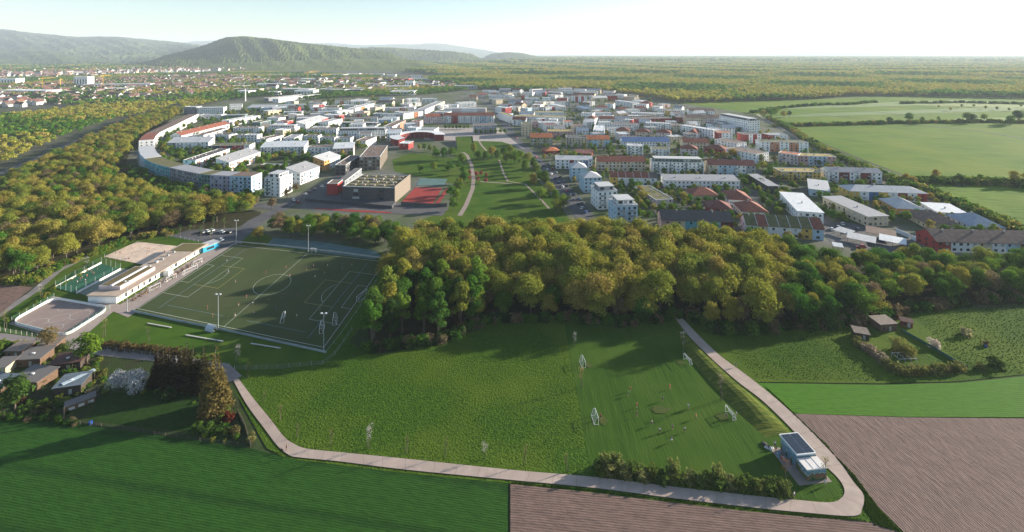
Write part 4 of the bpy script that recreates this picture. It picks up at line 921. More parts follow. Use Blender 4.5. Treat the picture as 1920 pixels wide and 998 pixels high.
for (cn, zn, wd_), cs in chosen.items():
    for i, c in enumerate(sorted(cs, key=lambda c: c[7])):
        tree((c[2], c[3], 0), c[6], c[4], c[5], '%s tree in the %s, %s from left' % (cn, zn, nth(i)), '%s %s' % (cn, NM[wd_][1]), sz=c[4]*U(.86,1.16))
PRO = TP+TT+TB; COLS = OLIVE+GREEN[:4]+DARK[:2]+BROWN[:2]
plist = []
for pr in PRO[:10]:
    for col in COLS: plist.append((pr[1], col))
for wood in ('central','belt','left'):
    pts = []
    for c in cand:
        if c[1] == wood and id(c) not in used:
            k = PRO.index(c[6]); j = COLS.index(c[5]) if c[5] in COLS else 0
            pts.append((c[2], c[3], 0, c[4], k*len(COLS)+j))
    scatter('woodland', pts, plist, {'central':'rest of the dense central wood','belt':'rest of the tree belt behind the turf pitch','left':'rest of the dense wood at the left edge'}[wood])
# low scrub closing the wood edges
def edge_scrub(line, n, cols, label, s0=1.2, s1=2.4, spread=2.5):
    P = [G(*p) for p in line]; pts = []
    for i in range(n):
        p = lerpl(P, R()); pts.append((p.x+U(-spread,spread), p.y+U(-spread*.6,spread*.6), 0, U(s0,s1), random.randrange(4*len(cols))))
    return scatter('scrub', pts, [(b, c) for b in BU for c in cols], label)
edge_scrub([(690,658),(780,644),(835,640),(885,612),(935,600),(1080,600),(1180,609),(1262,592)], 150, DARK+GREEN[:2]+BROWN[:1], 'scrub along the front edge of the central wood')
edge_scrub([(1300,596),(1345,622),(1440,620),(1560,612),(1640,598),(1740,578),(1930,556)], 140, DARK+GREEN[:2]+BROWN, 'scrub along the right-hand wood edge', 1.3, 2.8)
edge_scrub([(0,530),(62,530),(112,499),(182,475),(240,452),(330,438)], 90, OLIVE[3:]+GREEN[:2], 'scrub along the lane below the left wood')
# --- far woods, one mass each
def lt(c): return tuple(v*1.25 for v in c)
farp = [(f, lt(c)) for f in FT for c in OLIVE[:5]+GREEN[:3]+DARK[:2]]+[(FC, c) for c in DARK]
def farwood(name, poly, sp, s0, s1, pick, label, clip=None):
    pts = []
    for x, y in fill(poly, sp):
        q = px((x, y, 0))
        if q[0] < -120 or q[0] > 2050: continue
        pts.append((x, y, 0, U(s0, s1), pick(x, y)))
    return scatter(name, pts, farp, label)
def pk(ol=.6, dk=.1):
    def f(x, y):
        h = math.sin(x*.011+y*.004)+math.sin(y*.013-x*.003)+U(-.6,.6)
        b = random.randrange(4)*10
        if h < -1.3+dk*4: return b+random.choice((8,9,5))
        if h > .9-ol*1.4: return b+random.randrange(5)
        return b+5+random.randrange(3)
    return f
farwood('far_wood', [(-300,410),(0,318),(100,266),(200,230),(300,207),(335,196),(250,196),(150,203),(0,222),(-300,240)], 10, .55, .95, pk(.25,.1), 'mixed trees and gardens beyond the railway')
farwood('far_wood', [(340,206),(420,190),(520,178),(520,172),(420,178),(330,192)], 9, .5, .8, pk(.8), 'olive tree belt along the railway')
farwood('far_wood', [(560,190),(640,184),(800,178),(880,170),(875,166),(790,168),(640,174),(560,182)], 9, .6, .9, pk(.3), 'tree belt beyond the left half of the district')
farwood('far_wood', [(790,150),(850,162),(900,168),(1000,174),(1090,168),(1160,176),(1230,186),(1265,194),(1340,193),(1500,188),(1620,180),(1720,182),(1930,186),(2300,190),(2300,150),(1700,143),(1300,140),(1000,140),(850,138)], 12, 1.0, 1.45, pk(.8,.08), 'broad forest beyond the district at right')
farwood('far_wood', [(760,137),(850,142),(1000,143),(1300,143),(1700,146),(2300,154),(2300,118),(1700,117),(1200,117),(900,120),(800,128)], 22, 1.5, 2.2, pk(.75,.1), 'endless forest filling the plain at right')
farwood('far_wood', [(900,122),(1300,118),(2300,119),(2300,108),(1500,107.5),(1000,108)], 60, 2.4, 4.2, pk(.35,.25), 'hazy forest near the horizon')
farwood('spruce_wood', [(930,141),(1000,143),(1075,139),(1085,134),(1000,134),(940,136)], 10, 1.0, 1.3, lambda x, y: 40+random.randrange(3), 'dark spruce block inside the far forest')
farwood('spruce_wood', [(1240,147),(1330,146),(1470,137),(1470,134),(1330,139),(1250,141)], 11, 1.0, 1.25, lambda x, y: 40+random.randrange(3), 'second dark spruce block in the far forest')
farwood('far_wood', [(0,180),(-300,200),(-300,160),(0,148),(250,140),(500,136),(700,142),(860,160),(840,172),(640,176),(420,186),(250,196),(120,200)], 13.5, .5, 1.1, pk(.2,.1), 'trees sprinkled among the far suburbs')
farwood('far_wood', [(-300,150),(0,140),(250,133),(520,128),(760,128),(900,118),(900,112),(700,118),(400,122),(0,124),(-300,126)], 42, 1.0, 2.0, pk(.25,.15), 'trees at the foot of the hills')
# --- park, street and hedgerow trees, one by one
def trees(spots, pool, cols, s0, s1, lab, grp, name='broadleaf_tree', size='tree'):
    spots = sorted(spots)
    for i, q in enumerate(spots):
        sc = (q[2] if len(q) > 2 else U(s0, s1)); g_ = G(q[0], q[1])
        tree(g_, random.choice(pool), sc, q[3] if len(q) > 3 else random.choice(cols), ('%s, %s from the left' % (lab, nth(i))) if len(spots) > 1 else lab, grp, name)
trees([(818,300,.75),(832,302,.85),(846,300,.8)], TP, GREEN[:4], .8, .9, 'large round green tree of the clump by the ring-shaped building', 'park clump')
trees([(796,283),(806,285),(786,282),(815,284)], TS, GREEN+OLIVE[4:], .8, 1.1, 'small tree beside the ring-shaped building', 'trees by the ring building')
trees([(866,308),(868,328),(870,345),(862,352),(858,365),(856,380),(850,395),(845,372),(787,325),(815,323),(842,325),(860,318)], TS, OLIVE[3:]+GREEN, .9, 1.5, 'young tree along the left side of the park path', 'trees left of the park path')
trees([(888,290),(896,300),(910,302),(922,298),(932,303),(945,296),(956,292),(950,308),(965,308),(975,305),(990,312),(1000,318),(985,325),(1005,330),(1012,342),(1022,352),(1000,352),(1030,368),(1042,382),(1056,395),(1015,380),(1044,400)], TP, GREEN+OLIVE[3:], .55, .85, 'bushy tree lining the right side of the park', 'trees right of the park')
trees([(881,328),(893,332),(902,330),(911,333),(880,338),(896,341),(911,344)], TS, [(.42,.10,.12),(.36,.09,.10)], .5, .65, 'pink-blossoming tree by the park path', 'pink park trees')
trees([(958+20*i-4*(i % 3), 302+5*i) for i in range(2)]+[(1042,302),(1054,312),(1020,300)], TS, OLIVE, .7, .9, 'small olive tree by the main street', 'street trees by the main street')
trees([(893+9*i, 252.5-.3*i) for i in range(7)]+[(835+7*i, 243) for i in range(7)], TS, GREEN[:3], .8, .95, 'clipped tree on the town square', 'trees of the town square')
trees([(1372,300,.75,(.34,.24,.03)),(1358,302,.6,(.34,.24,.03)),(1345,303,.5,(.24,.20,.03))], TP, OLIVE, .7, .8, 'golden tree behind the long blue-fronted block', 'golden trees')
trees([(1185,352),(1178,345),(1200,368),(1205,380)], TP, OLIVE+GREEN, .45, .6, 'olive tree beside the nearest white block', 'trees by the nearest block')
trees([(1445,325),(1430,320),(1428,306),(1455,318),(1436,335),(1395,352),(1402,345)], TP, GREEN+OLIVE, .42, .6, 'tree along the street through the right-hand houses', 'street trees at right')
trees([(485,453,.55)], TP, [OLIVE[3]], .5, .6, 'single olive tree beside the road to the turf pitch', None)
trees([(510,392),(555,360),(538,372),(480,388)], TS, GREEN+BROWN, .8, 1.0, 'small tree along the street past the school', 'trees past the school')
trees([(1700,345,.55),(1712,348,.5),(1755,340,.62,OLIVE[3]),(1838,345,.5),(1800,343,.5),(1902,348,.75,OLIVE[1]),(1925,349,.7)], TP, GREEN+OLIVE, .5, .7, 'rounded tree in the hedgerow beyond the last houses', 'hedgerow trees')
trees([(1432,222,.9),(1445,222,1.0),(1455,218,1.0),(1470,222,.8),(1480,220,.7),(1426,216,.8)], TP, GREEN+DARK+OLIVE[:1], .7, .9, 'tree of the copse beside the tall white block', 'copse trees')
trees([(1705,230,1.0),(1730,233,.7),(1760,228,.5),(1815,230,1.0),(1825,232,.9),(1845,228,.8),(1910,232,1.3),(1895,236,1.0),(1668,233,.7)], TP, DARK+GREEN, .7, .9, 'lone field tree on the bright fields', 'lone field trees')
trees([(1760+22*i, 204+U(-5,5)) for i in range(8)], TS, OLIVE+GREEN, .7, 1.1, 'orchard tree on the pale far strip', 'orchard trees')
# scattered greenery between the houses
occ = [(b[0].matrix_basis.to_translation(), b[4]) for b in BL]
def townfill(poly, n, s0, s1, label, colset):
    W_ = [G(*p) for p in poly]; xs = [p.x for p in W_]; ys = [p.y for p in W_]; W2 = [(p.x,p.y) for p in W_]; pts = []
    inv = [(b[0].matrix_basis.inverted(), b[4]) for b in BL]
    for _ in range(n*25):
        if len(pts) >= n: break
        y = 1/U(1/max(ys), 1/min(ys)); x = U(min(xs), max(xs))
        if not inside(W2, x, y): continue
        bad = False
        for M_, L in inv:
            q = M_ @ Vector((x, y, 0))
            if -3 < q.x < L+3 and -3.5 < q.y < 18: bad = True; break
        if bad: continue
        sx, sy = px((x, y, 0))
        if 1535 < sx < 1745 and 420 < sy < 482: continue
        if 930 < sx < 1125 and abs(sx-np.interp(sy, [188,208,235,262,285,325,360,390,440], [905,930,948,965,990,1030,1060,1085,1120])) < 9: continue
        k = random.randrange(len(TS)+2); pts.append((x, y, 0, U(s0, s1)*(1 if k < 3 else .4), k*len(colset)+random.randrange(len(colset))))
    return scatter('garden_trees', pts, [(m_, c) for m_ in [t[1] for t in TS]+[TP[0][1], TP[2][1]] for c in colset], label)
townfill([(290,300),(300,262),(380,220),(520,200),(700,185),(780,195),(740,262),(690,280),(640,310),(560,345),(470,350),(330,330)], 900, .7, 1.25, 'garden trees between the blocks of the left district', GREEN+GREEN+OLIVE[3:])
townfill([(1010,275),(985,250),(950,205),(940,185),(1060,175),(1200,180),(1290,215),(1420,240),(1560,300),(1700,350),(1890,450),(1750,470),(1560,465),(1400,450),(1250,430),(1150,400),(1080,350)], 1300, .5, 1.0, 'garden trees between the houses of the right district', GREEN+GREEN+OLIVE[3:])
townfill([(235,345),(228,320),(250,318),(300,345),(400,370),(480,372),(480,385),(330,378)], 110, .7, 1.2, 'small trees along the street before the curved block', GREEN+BROWN[:1])
# hedges along the housing edge and the fields
def hedge_mass(line, n, s0, s1, cols, label, spread=2.0):
    P = [G(*p) for p in line]; pts = []
    for i in range(n):
        p = lerpl(P, (i+R())/n); pts.append((p.x+U(-spread,spread), p.y+U(-spread,spread), 0, U(s0,s1), random.randrange(4*len(cols))))
    return scatter('hedge', pts, [(b, c) for b in BU for c in cols], label)
HC = GREEN+OLIVE[3:]+DARK[:1]
hedge_mass([(1440,222),(1490,248),(1520,270),(1580,300),(1640,325),(1690,348),(1740,362),(1800,388),(1850,410),(1905,436),(1960,460)], 460, 2.0, 4.0, HC, 'thick hedge along the lane at the edge of the housing', 3.5)
hedge_mass([(1690,346),(1740,343),(1800,345),(1860,346),(1925,352),(2000,356)], 220, 2.0, 4.2, HC, 'hedge crossing the near bright field', 3)
hedge_mass([(1455,238),(1540,236),(1640,233),(1740,231),(1850,230),(1960,232)], 220, 1.8, 4.2, HC, 'broken hedge between the bright fields', 3)
hedge_mass([(1410,212),(1470,203),(1530,198),(1600,196),(1640,192)], 120, 2.4, 4.2, DARK+GREEN, 'dark hedge below the far forest', 5)
hedge_mass([(1690,195),(1800,193),(1925,196),(2000,196)], 110, 2.4, 4.2, DARK+GREEN, 'dark hedge at the far right', 5)
# ------------------------------------------------------------------ the sports ground
A, Bc, Dc, Cc = G(258,580), G(443,461), G(722,492), G(607,653)
def pit(u, v): return (A*(1-u)+Cc*u)*(1-v)+(Bc*(1-u)+Dc*u)*v
tp = sheet('turf_pitch', [(250,584),(443,457),(724,489),(610,660)], Z*7, TURF, 'dark olive artificial turf football pitch')
def pline(pts, wd=.15, m=LINE, closed=False):
    P = [pit(u/105, v/68) for u, v in pts]
    if closed: P.append(P[0])
    s = MB(); zl = .275+ZC[0]*.0003; ZC[0] += 1
    for i in range(len(P)-1):
        d = (P[i+1]-P[i]); n = Vector((-d.y, d.x, 0)).normalized()*wd/2; e = d.normalized()*wd/2
        a, b = P[i]-e, P[i+1]+e
        q = [a-n, b-n, b+n, a+n]; s.quad(*[(v.x, v.y, zl+i*.0002) for v in q])
    s.build('pitch_line', m, tp)
def arc(cx, cy, r, a0, a1, n=28): return [(cx+r*math.cos(math.radians(a0+(a1-a0)*i/n)), cy+r*math.sin(math.radians(a0+(a1-a0)*i/n))) for i in range(n+1)]
pline([(0,0),(105,0),(105,68),(0,68)], .2, closed=True); pline([(52.5,0),(52.5,68)]); pline(arc(52.5,34,9.6,0,360,40))
for x0, sg in ((0,1), (105,-1)):
    pline([(x0,13.8),(x0+sg*16.5,13.8),(x0+sg*16.5,54.2),(x0,54.2)]); pline([(x0,24.8),(x0+sg*5.5,24.8),(x0+sg*5.5,43.2),(x0,43.2)])
    pline([(x0+sg*11+sg*9.6*math.cos(math.radians(t)), 34+9.6*math.sin(math.radians(t))) for t in range(-53, 54, 6)])
pline([(10,3),(10,65)], .16, LINEB); pline([(95,3),(95,65)], .16, LINEB); pline([(10,24),(26,24),(26,44),(10,44)], .16, LINEY); pline([(95,24),(79,24),(79,44),(95,44)], .16, LINEY); pline([(12,6),(46,6)], .14, LINEB); pline([(60,6),(92,6)], .14, LINEB)
# boards, rails and fences
def railing(name, pts, H, post, mpan, mpost, label, cat, panel=True, th=.06, zb=.15, mesh_=False):
    P = [G(*p) for p in pts]; rt = empty(name, (P[0].x, P[0].y, 0)); o = P[0]; pm = MB(); pm.box(-.05,-.05,0,.05,.05,H); pm = pm.mesh('post', mpost)
    for a, b in zip(P, P[1:]):
        d = b-a; n = max(1, round(d.length/post))
        for i in range(n):
            p = a+d*(i/n)-o; link('post', pm, rt, (p.x, p.y, 0)); q = a+d*((i+1)/n)-o
            s = MB()
            if mesh_:
                for k in range(5): z = H*(k+.6)/5; s.bar((p.x,p.y,z), (q.x,q.y,z), .03 if mpan is GNET else .012, 0, 4)
                for k in range(1, 6): t_ = p.lerp(q, k/6); s.bar((t_.x,t_.y,.1), (t_.x,t_.y,H), .022 if mpan is GNET else .009, 0, 4)
                tag(s.build('wire_mesh', mpan, rt), kind='stuff')
            else:
                s.wallstrip([p.lerp(q, .01), p.lerp(q, .99)], zb, H-.03, th); s.build('panel', mpan, rt)
    p = P[-1]-o; link('post', pm, rt, (p.x, p.y, 0))
    return tag(rt, label, cat)
PANW = mat('board_white', (.55,.57,.57), .6, .08, .5); GNET = mat('green_net', (.05,.16,.10), .7)
railing('pitch_boards', [(246,585),(330,603),(420,621),(520,643),(611,663)], 1.05, 6, mat('board_blue_grey', (.33,.38,.40), .6, .15, .3), METAL, 'low pale boards along the near side of the turf pitch', 'boards')
railing('pitch_rail', [(612,663),(640,628),(668,588),(698,540),(728,492)], 1.05, 6, METAL, METAL, 'thin metal rail along the right end of the turf pitch', 'railing', zb=.95)
railing('pitch_rail', [(442,455),(520,462),(620,473),(726,487)], 1.05, 6, mat('kerb_rail', (.42,.38,.34), .7), METAL, 'pale rail along the far side of the turf pitch', 'railing', zb=.3)
railing('wire_fence', [(440,694),(520,692),(605,684),(628,666),(660,620)], 1.6, 4, METAL, METAL, 'grey wire fence below the turf pitch', 'fence', mesh_=True)
railing('wire_fence', [(100,646),(170,655),(250,664),(330,676),(430,690)], 1.7, 4, METAL, CONC, 'wire fence behind the allotment gardens', 'fence', mesh_=True)
railing('wire_fence', [(0,622),(50,630),(80,636)], 1.7, 3, METAL, CONC, 'wire fence with concrete posts below the rink', 'fence', mesh_=True)
railing('wire_fence', [(276,437),(330,446),(372,455)], 1.6, 4, METAL, METAL, 'low fence in front of the car park', 'fence', mesh_=True)
def goal(x, y, rz, W=5.0, H=2.1, D=1.4, lab='', m=WHITE, net=True, world=None):
    rt = empty('football_goal', world or G(x, y), rz); r = .07
    s = MB()
    for a, b in [((-W/2,0,0),(-W/2,0,H)), ((W/2,0,0),(W/2,0,H)), ((-W/2-r,0,H),(W/2+r,0,H))]: s.bar(a, b, r, 0, 8)
    s.build('frame', m, rt); s = MB()
    for sx in (-1, 1):
        s.bar((sx*W/2,0,H), (sx*W/2,D*.5,H), .04, 0, 6); s.bar((sx*W/2,D*.5,H), (sx*W/2,D,.05), .04, 0, 6); s.bar((sx*W/2,0,.05), (sx*W/2,D,.05), .04, 0, 6)
    s.bar((-W/2,D,.05), (W/2,D,.05), .05, 0, 6); s.build('support', m, rt)
    if net:
        s = MB()
        for i in range(21):
            t_ = -W/2+W*i/20; s.bar((t_,D*.5,H), (t_,D,.05), .008, 0, 3); s.bar((t_,0,H), (t_,D*.5,H), .008, 0, 3)
        for j in range(9): t_ = j/8; s.bar((-W/2,D*(.5+.5*t_),H*(1-t_)), (W/2,D*(.5+.5*t_),H*(1-t_)), .008, 0, 3)
        tag(s.build('net', mat('net_cord', (.5,.5,.5), .8), rt), kind='stuff')
    return tag(rt, lab, 'football goal', 'football goals')
d = (Cc-A); ra = math.atan2(d.y, d.x)
for (u, v, off, lab, W) in ((-.02,.5,math.pi/2,'goal on the left goal line of the turf pitch',7.3), (1.01,.5,-math.pi/2,'goal on the right goal line of the turf pitch',7.3), (-.06,.22,math.pi/2,'goal parked on the plaza, nearest the rink',5), (-.055,.36,math.pi/2,'goal parked on the plaza in front of the clubhouse middle',5), (-.05,.62,math.pi/2,'goal parked on the plaza towards the blue kiosk',5), (.735,.16,2.2,'small goal standing askew in the shaded half of the turf pitch',5), (.93,.13,-1.0,'goal parked at the lower right corner of the turf pitch',6), (.96,.22,-1.0,'second goal parked near the lower right corner of the turf pitch',6), (.53,1.02,0,'small goal behind the far touchline',3)):
    p = pit(u, v); goal(0, 0, ra+off, W, 2.2, 1.5, lab, world=Vector((p.x, p.y, .25)))
def goal2(a, b, side, lab):
    p, q = G(*a), G(*b); e = q-p
    if side < 0: e = -e
    m_ = (p+q)/2; goal(0, 0, math.atan2(e.y, e.x), e.length, 2.1, 1.2, lab, world=Vector((m_.x, m_.y, .2)))
goal2((1092,678),(1098,691),-1,'white goal in the shade at the far left of the mown pitch')
goal2((1282,675),(1293,686),1,'white goal at the far right of the mown pitch')
goal2((1116,780),(1122,798),-1,'white goal at the near left of the mown pitch')
goal2((1360,774),(1374,790),1,'white goal at the near right of the mown pitch')
# floodlights
def flood(x, y, H, lab):
    rt = empty('floodlight_mast', G(x, y)); s = MB(); s.bar((0,0,0), (0,0,H), .17, 0, 8, .09); s.build('pole', METAL, rt)
    s = MB(); s.box(-1.1,-.06,H-.06,1.1,.06,H+.06); s.build('crossbar', METAL, rt)
    for q in (-.8, .8):
        s = MB(); s.box(q-.35,-.3,H+.06,q+.35,.25,H+.42); s.build('lamp', mat('lamp_housing', (.5,.52,.54), .4), rt)
    s = MB(); s.box(-.3,-.3,-.1,.3,.3,.5); s.build('base', CONC, rt); return tag(rt, lab, 'floodlight', 'floodlights of the turf pitch')
for x, y, H, lab in [(443,460,14,'tall floodlight mast at the far left corner of the turf pitch'), (578,473,14.5,'floodlight mast at the far touchline of the turf pitch'), (409,619,14,'floodlight mast at the middle of the near touchline'), (607,660,14,'floodlight mast at the near right corner of the turf pitch'), (238,586,13,'floodlight mast at the near left corner by the plaza')]: flood(x, y, H, lab)
# dugout and benches
g_ = G(398,619); rt = empty('dugout', (g_.x,g_.y,0), -.35); s = MB()
n = 10
for i in range(n):
    a, b = math.pi/2*i/n, math.pi/2*(i+1)/n; f = lambda t, x: (x, 1.6-1.6*math.cos(t)-1.6, 2.1*math.sin(t))
    s.quad(f(a,-2.2), f(a,2.2), f(b,2.2), f(b,-2.2))
s.build('shell', mat('dugout_shell', (.45,.5,.52), .3), rt); s = MB(); s.box(-2,-.9,.35,2,-.4,.45); s.build('bench', METAL, rt)
for x in (-2.2, 2.2):
    s = MB(); s.bar((x,0,0), (x,0,2.1), .04); s.build('post', METAL, rt)
tag(rt, 'curved clear dugout on the near touchline of the turf pitch', 'dugout')
for i, (a, b) in enumerate([((277,608),(321,616)), ((348,630),(388,637)), ((390,637),(418,642)), ((470,646),(526,655))]):
    p, q = G(*a), G(*b); rt = empty('spectator_bar', (p.x,p.y,0)); e = q-p; s = MB(); s.wallstrip([(0,0),(e.x,e.y)], .35, .5, .45); s.build('seat', mat('bench_concrete', (.5,.48,.44), .8), rt)
    for t_ in (.1, .5, .9): s = MB(); s.box(e.x*t_-.2,e.y*t_-.2,0,e.x*t_+.2,e.y*t_+.2,.35); s.build('leg', CONC, rt)
    tag(rt, 'long concrete bench on the grass bank below the turf pitch, %s from the left' % nth(i), 'bench')
# hockey rink
def rounded(P, r, n=6):
    out = []; k = len(P)
    for i in range(k):
        p, a, b = P[i], (P[i-1]-P[i]).normalized(), (P[(i+1) % k]-P[i]).normalized()
        for j in range(n+1):
            t_ = j/n; out.append((p+a*r)*(1-t_)**2+p*2*t_*(1-t_)+(p+b*r)*t_**2)
    return out
RK = rounded([G(20,607), G(122,634), G(206,580), G(101,562)], 4.5)
rk = sheet('rink_floor', [(p.x,p.y) for p in RK], Z*6.5, RINK, 'pinkish asphalt floor of the hockey rink', world=True)
rr = empty('rink_boards', (0,0,0)); rr.location = (RK[0].x, RK[0].y, 0); o = RK[0]; loc = [p-o for p in RK]; n = len(loc)
for i in range(n):
    a, b = loc[i], loc[(i+1) % n]; k = max(1, round((b-a).length/2.6))
    for j in range(k):
        p, q = a.lerp(b, j/k), a.lerp(b, (j+1)/k); s = MB(); s.wallstrip([p.lerp(q, .015), p.lerp(q, .985)], .18, 1.3, .12); s.build('board', WHITE, rr)
tag(rr, 'white boards enclosing the hockey rink', 'rink boards')
for i, (q, lab) in enumerate([([(206,581),(122,635)], 'green net above the right side of the rink boards'), ([(101,560),(22,605)], 'green net above the left side of the rink boards')]): railing('ball_net', q, 2.4, 3.2, GNET, METAL, lab, 'net', mesh_=True)
def circ(cx, cy, r, par, z, m=LINE, w_=.12, n=28, a0=0, a1=360):
    s = MB()
    for i in range(n):
        a, b = [math.radians(a0+(a1-a0)*(i+j)/n) for j in (0, 1)]
        s.quad((cx+(r-w_)*math.cos(a),cy+(r-w_)*math.sin(a),z), (cx+r*math.cos(a),cy+r*math.sin(a),z), (cx+r*math.cos(b),cy+r*math.sin(b),z), (cx+(r-w_)*math.cos(b),cy+(r-w_)*math.sin(b),z))
    s.build('floor_line', m, par)
rz_ = .26
for q in [(112,598),(70,607),(128,577),(150,592),(98,618)]: c = G(*q); circ(c.x, c.y, 3.4, rk, rz_+.03)
# cage court
CG = [G(104,541), G(143,552), G(226,507), G(190,495)]
cg = sheet('cage_floor', [(p.x,p.y) for p in CG], Z*7.2, GREENC, 'green floor of the small football cage', world=True)
for i, (a, b, lab) in enumerate([(0,3,'left'), (1,2,'right')]):
    s = MB(); o = CG[a]; e = CG[b]-o; s.wallstrip([(0,0),(e.x,e.y)], .18, 1.15, .25); tag(s.build('cage_wall', WHITE, None, (o.x,o.y,0)), 'low white wall along the %s side of the green cage' % lab, 'wall')
    railing('cage_fence', [px(CG[a])[:2], px(CG[b])[:2]], 3.6, 5, GNET, METAL, 'green net fence on the %s side of the cage' % lab, 'fence', mesh_=True)
for a, b, lab in ((0,1,'near'), (3,2,'far')): railing('cage_fence', [px(CG[a])[:2], px(CG[b])[:2]], 3.6, 4, GNET, METAL, 'green net fence at the %s end of the cage' % lab, 'fence', mesh_=True)
railing('court_fence', [(268,498),(196,484)], 2.2, 4, mat('dark_net', (.06,.07,.06), .8), METAL, 'dark net along the near edge of the sand court', 'fence', mesh_=True)
# volleyball nets
for i, (x, y) in enumerate([(232,474),(262,476),(290,474)]):
    rt = empty('volleyball_net', G(x, y), 1.2); 
    for q in (-4, 4): s = MB(); s.bar((q,0,0), (q,0,2.4), .05); s.build('post', DARKM, rt)
    s = MB(); s.box(-4,-.01,2.3,4,.01,2.4); s.box(-4,-.01,1.5,4,.01,1.58); tag(s.build('net', DARKM, rt), kind='stuff'); tag(rt, 'volleyball net on the sand court, %s from the left' % nth(i), 'volleyball net')
# clubhouse
ch = empty('clubhouse', (0,0,0)); c0 = G(181,549,3.8); c1 = G(218,558,3.8); e = c1-c0; L = e.length; ch.location = (c0.x, c0.y, 0); ax_ = G(367,480)-G(218,570); ra_ = math.atan2(ax_.y, ax_.x)-math.pi/2; ch.rotation_euler = (0,0,ra_); ch.location = G(218,570)-Vector((math.cos(ra_)*L, math.sin(ra_)*L, 0)); D = (G(386,469.5)-G(218,570)).length
H = 3.3; W = MB(); Pn = MB()
facade(W, Pn, (0,0), (1,0), L, 0, H, 3.3, 30); facade(W, Pn, (L,0), (0,1), D, 0, H, 3.3, 3.2, (1.1,1.9,.6)); facade(W, Pn, (L,D), (-1,0), L, 0, H, 3.3, 6); facade(W, Pn, (0,D), (0,-1), D, 0, H, 3.3, 6)
W.build('wall', wm('W'), ch); tag(Pn.build('windows', [GLASS, BLIND], ch), kind='stuff')
s = MB(); s.box(-.4,-.4,H,L+1.6,D+.4,H+.35); ro = s.build('roof', mat('clubhouse_gravel', (.40,.31,.24), .9, .1, .3), ch)
s = MB(); s.box(.2,5,H+.351,L-2.6,25,H+1.9); up = s.build('upper_storey', wm('P'), ch)
for i, (a, b) in enumerate(((.9,L*.38), (L*.52,L-3.2))): s = MB(); s.box(a,5.6,H+1.9,b,24.4,H+2.05); s.build('planted_roof', mat('sedum', (.16,.105,.05), .95, 0, .8, col2=(.09,.09,.03)), up)
s = MB(); s.box(L*.41,5.2,H+1.9,L*.5,24.8,H+2.25); s.build('skylight_strip', WHITE, up)
s = MB(); s.box(1.2,D*.82,H+.35,L+.6,D-.6,H+.5); s.build('planted_roof', mat('sedum_green', (.13,.11,.04), .95, .2, .8), ch)
for i in range(5): s = MB(); y = 28+i*4.2; s.box(L*.3,y,H+.35,L*.3+U(.6,1.6),y+U(.6,1.4),H+U(.8,1.3)); s.build('roof_vent', METAL, ro)
for i in range(8): s = MB(); y = 2+i*6.5; s.bar((L+1.4,y,0), (L+1.4,y,H), .06); s.build('post', WHITE, ch)
s = MB(); s.box(L+.8,26,0,L+3.4,29,2.6); s.build('porch', wm('W'), ch)
tag(ch, 'long low white clubhouse with flat gravel and planted roof', 'clubhouse')
kk = empty('kiosk', G(381,475)); kk.rotation_euler = (0,0,1.1); s = MB(); s.box(0,0,0,9,6,3.0); s.build('wall', mat('kiosk_blue', (.03,.32,.48), .5), kk); s = MB(); s.box(-.4,-.4,3.0,9.6,6.6,3.25); s.build('roof', rm('l'), kk); s = MB(); s.box(2,-.06,.9,6,-.003,2.2); s.build('hatch', GLASS, kk); tag(kk, 'bright blue kiosk at the far end of the clubhouse', 'kiosk')
# benches and tables on the plaza
pb = G(228,566); pe = G(362,487)
for i in range(12):
    p = pb.lerp(pe, (i+.5)/12)+Vector((4.4,-.6,0)); rt = empty('beer_table', (p.x,p.y,.25), math.pi/2+.05*i); s = MB(); s.box(-1.1,-.35,.7,1.1,.35,.76); s.build('table_top', mat('bench_wood', (.20,.12,.06), .8), rt)
    for x in (-.85, .85): s = MB(); s.box(x-.05,-.3,0,x+.05,.3,.7); s.build('leg', DARKM, rt)
    for y in (-.7, .7): s = MB(); s.box(-1.1,y-.13,.42,1.1,y+.13,.46); s.box(-.9,y-.1,0,-.82,y+.1,.42); s.box(.82,y-.1,0,.9,y+.1,.42); s.build('bench', mat('bench_wood', (.2,.12,.06)), rt)
    tag(rt, 'wooden table with benches outside the clubhouse, %s from the rink end' % nth(i), 'table', 'clubhouse tables')
# ------------------------------------------------------------------ solar pavilion, gardens, people, cars
random.seed(21)
def art(name):
    m = bpy.data.materials.new(name); m.use_nodes = True; t = m.node_tree; N = t.nodes; L = t.links; b = N['Principled BSDF']; b.inputs['Roughness'].default_value = .7
    tc = N.new('ShaderNodeTexCoord'); n1 = N.new('ShaderNodeTexNoise'); n1.inputs['Scale'].default_value = .9; n1.inputs['Detail'].default_value = 4; L.new(tc.outputs['Object'], n1.inputs['Vector'])
    sp = N.new('ShaderNodeSeparateXYZ'); L.new(tc.outputs['Object'], sp.inputs[0]); ad = N.new('ShaderNodeMath'); ad.operation = 'MULTIPLY_ADD'; L.new(sp.outputs[2], ad.inputs[0]); ad.inputs[1].default_value = .27; sb = N.new('ShaderNodeMath'); sb.operation = 'SUBTRACT'; L.new(n1.outputs[0], sb.inputs[0]); sb.inputs[1].default_value = .5; L.new(sb.outputs[0], ad.inputs[2])
    rp = N.new('ShaderNodeValToRGB'); e = rp.color_ramp.elements; e[0].position = .12; e[0].color = (.02,.05,.02,1); e[1].position = .9; e[1].color = (.22,.32,.38,1)
    for p, c in ((.25,(.10,.16,.05,1)), (.36,(.22,.07,.05,1)), (.45,(.03,.12,.09,1)), (.56,(.40,.45,.42,1)), (.64,(.05,.16,.22,1)), (.75,(.16,.28,.36,1))): q = e.new(p); q.color = c
    L.new(ad.outputs[0], rp.inputs[0]); L.new(rp.outputs[0], b.inputs['Base Color']); return m
ART = art('painted_mural')
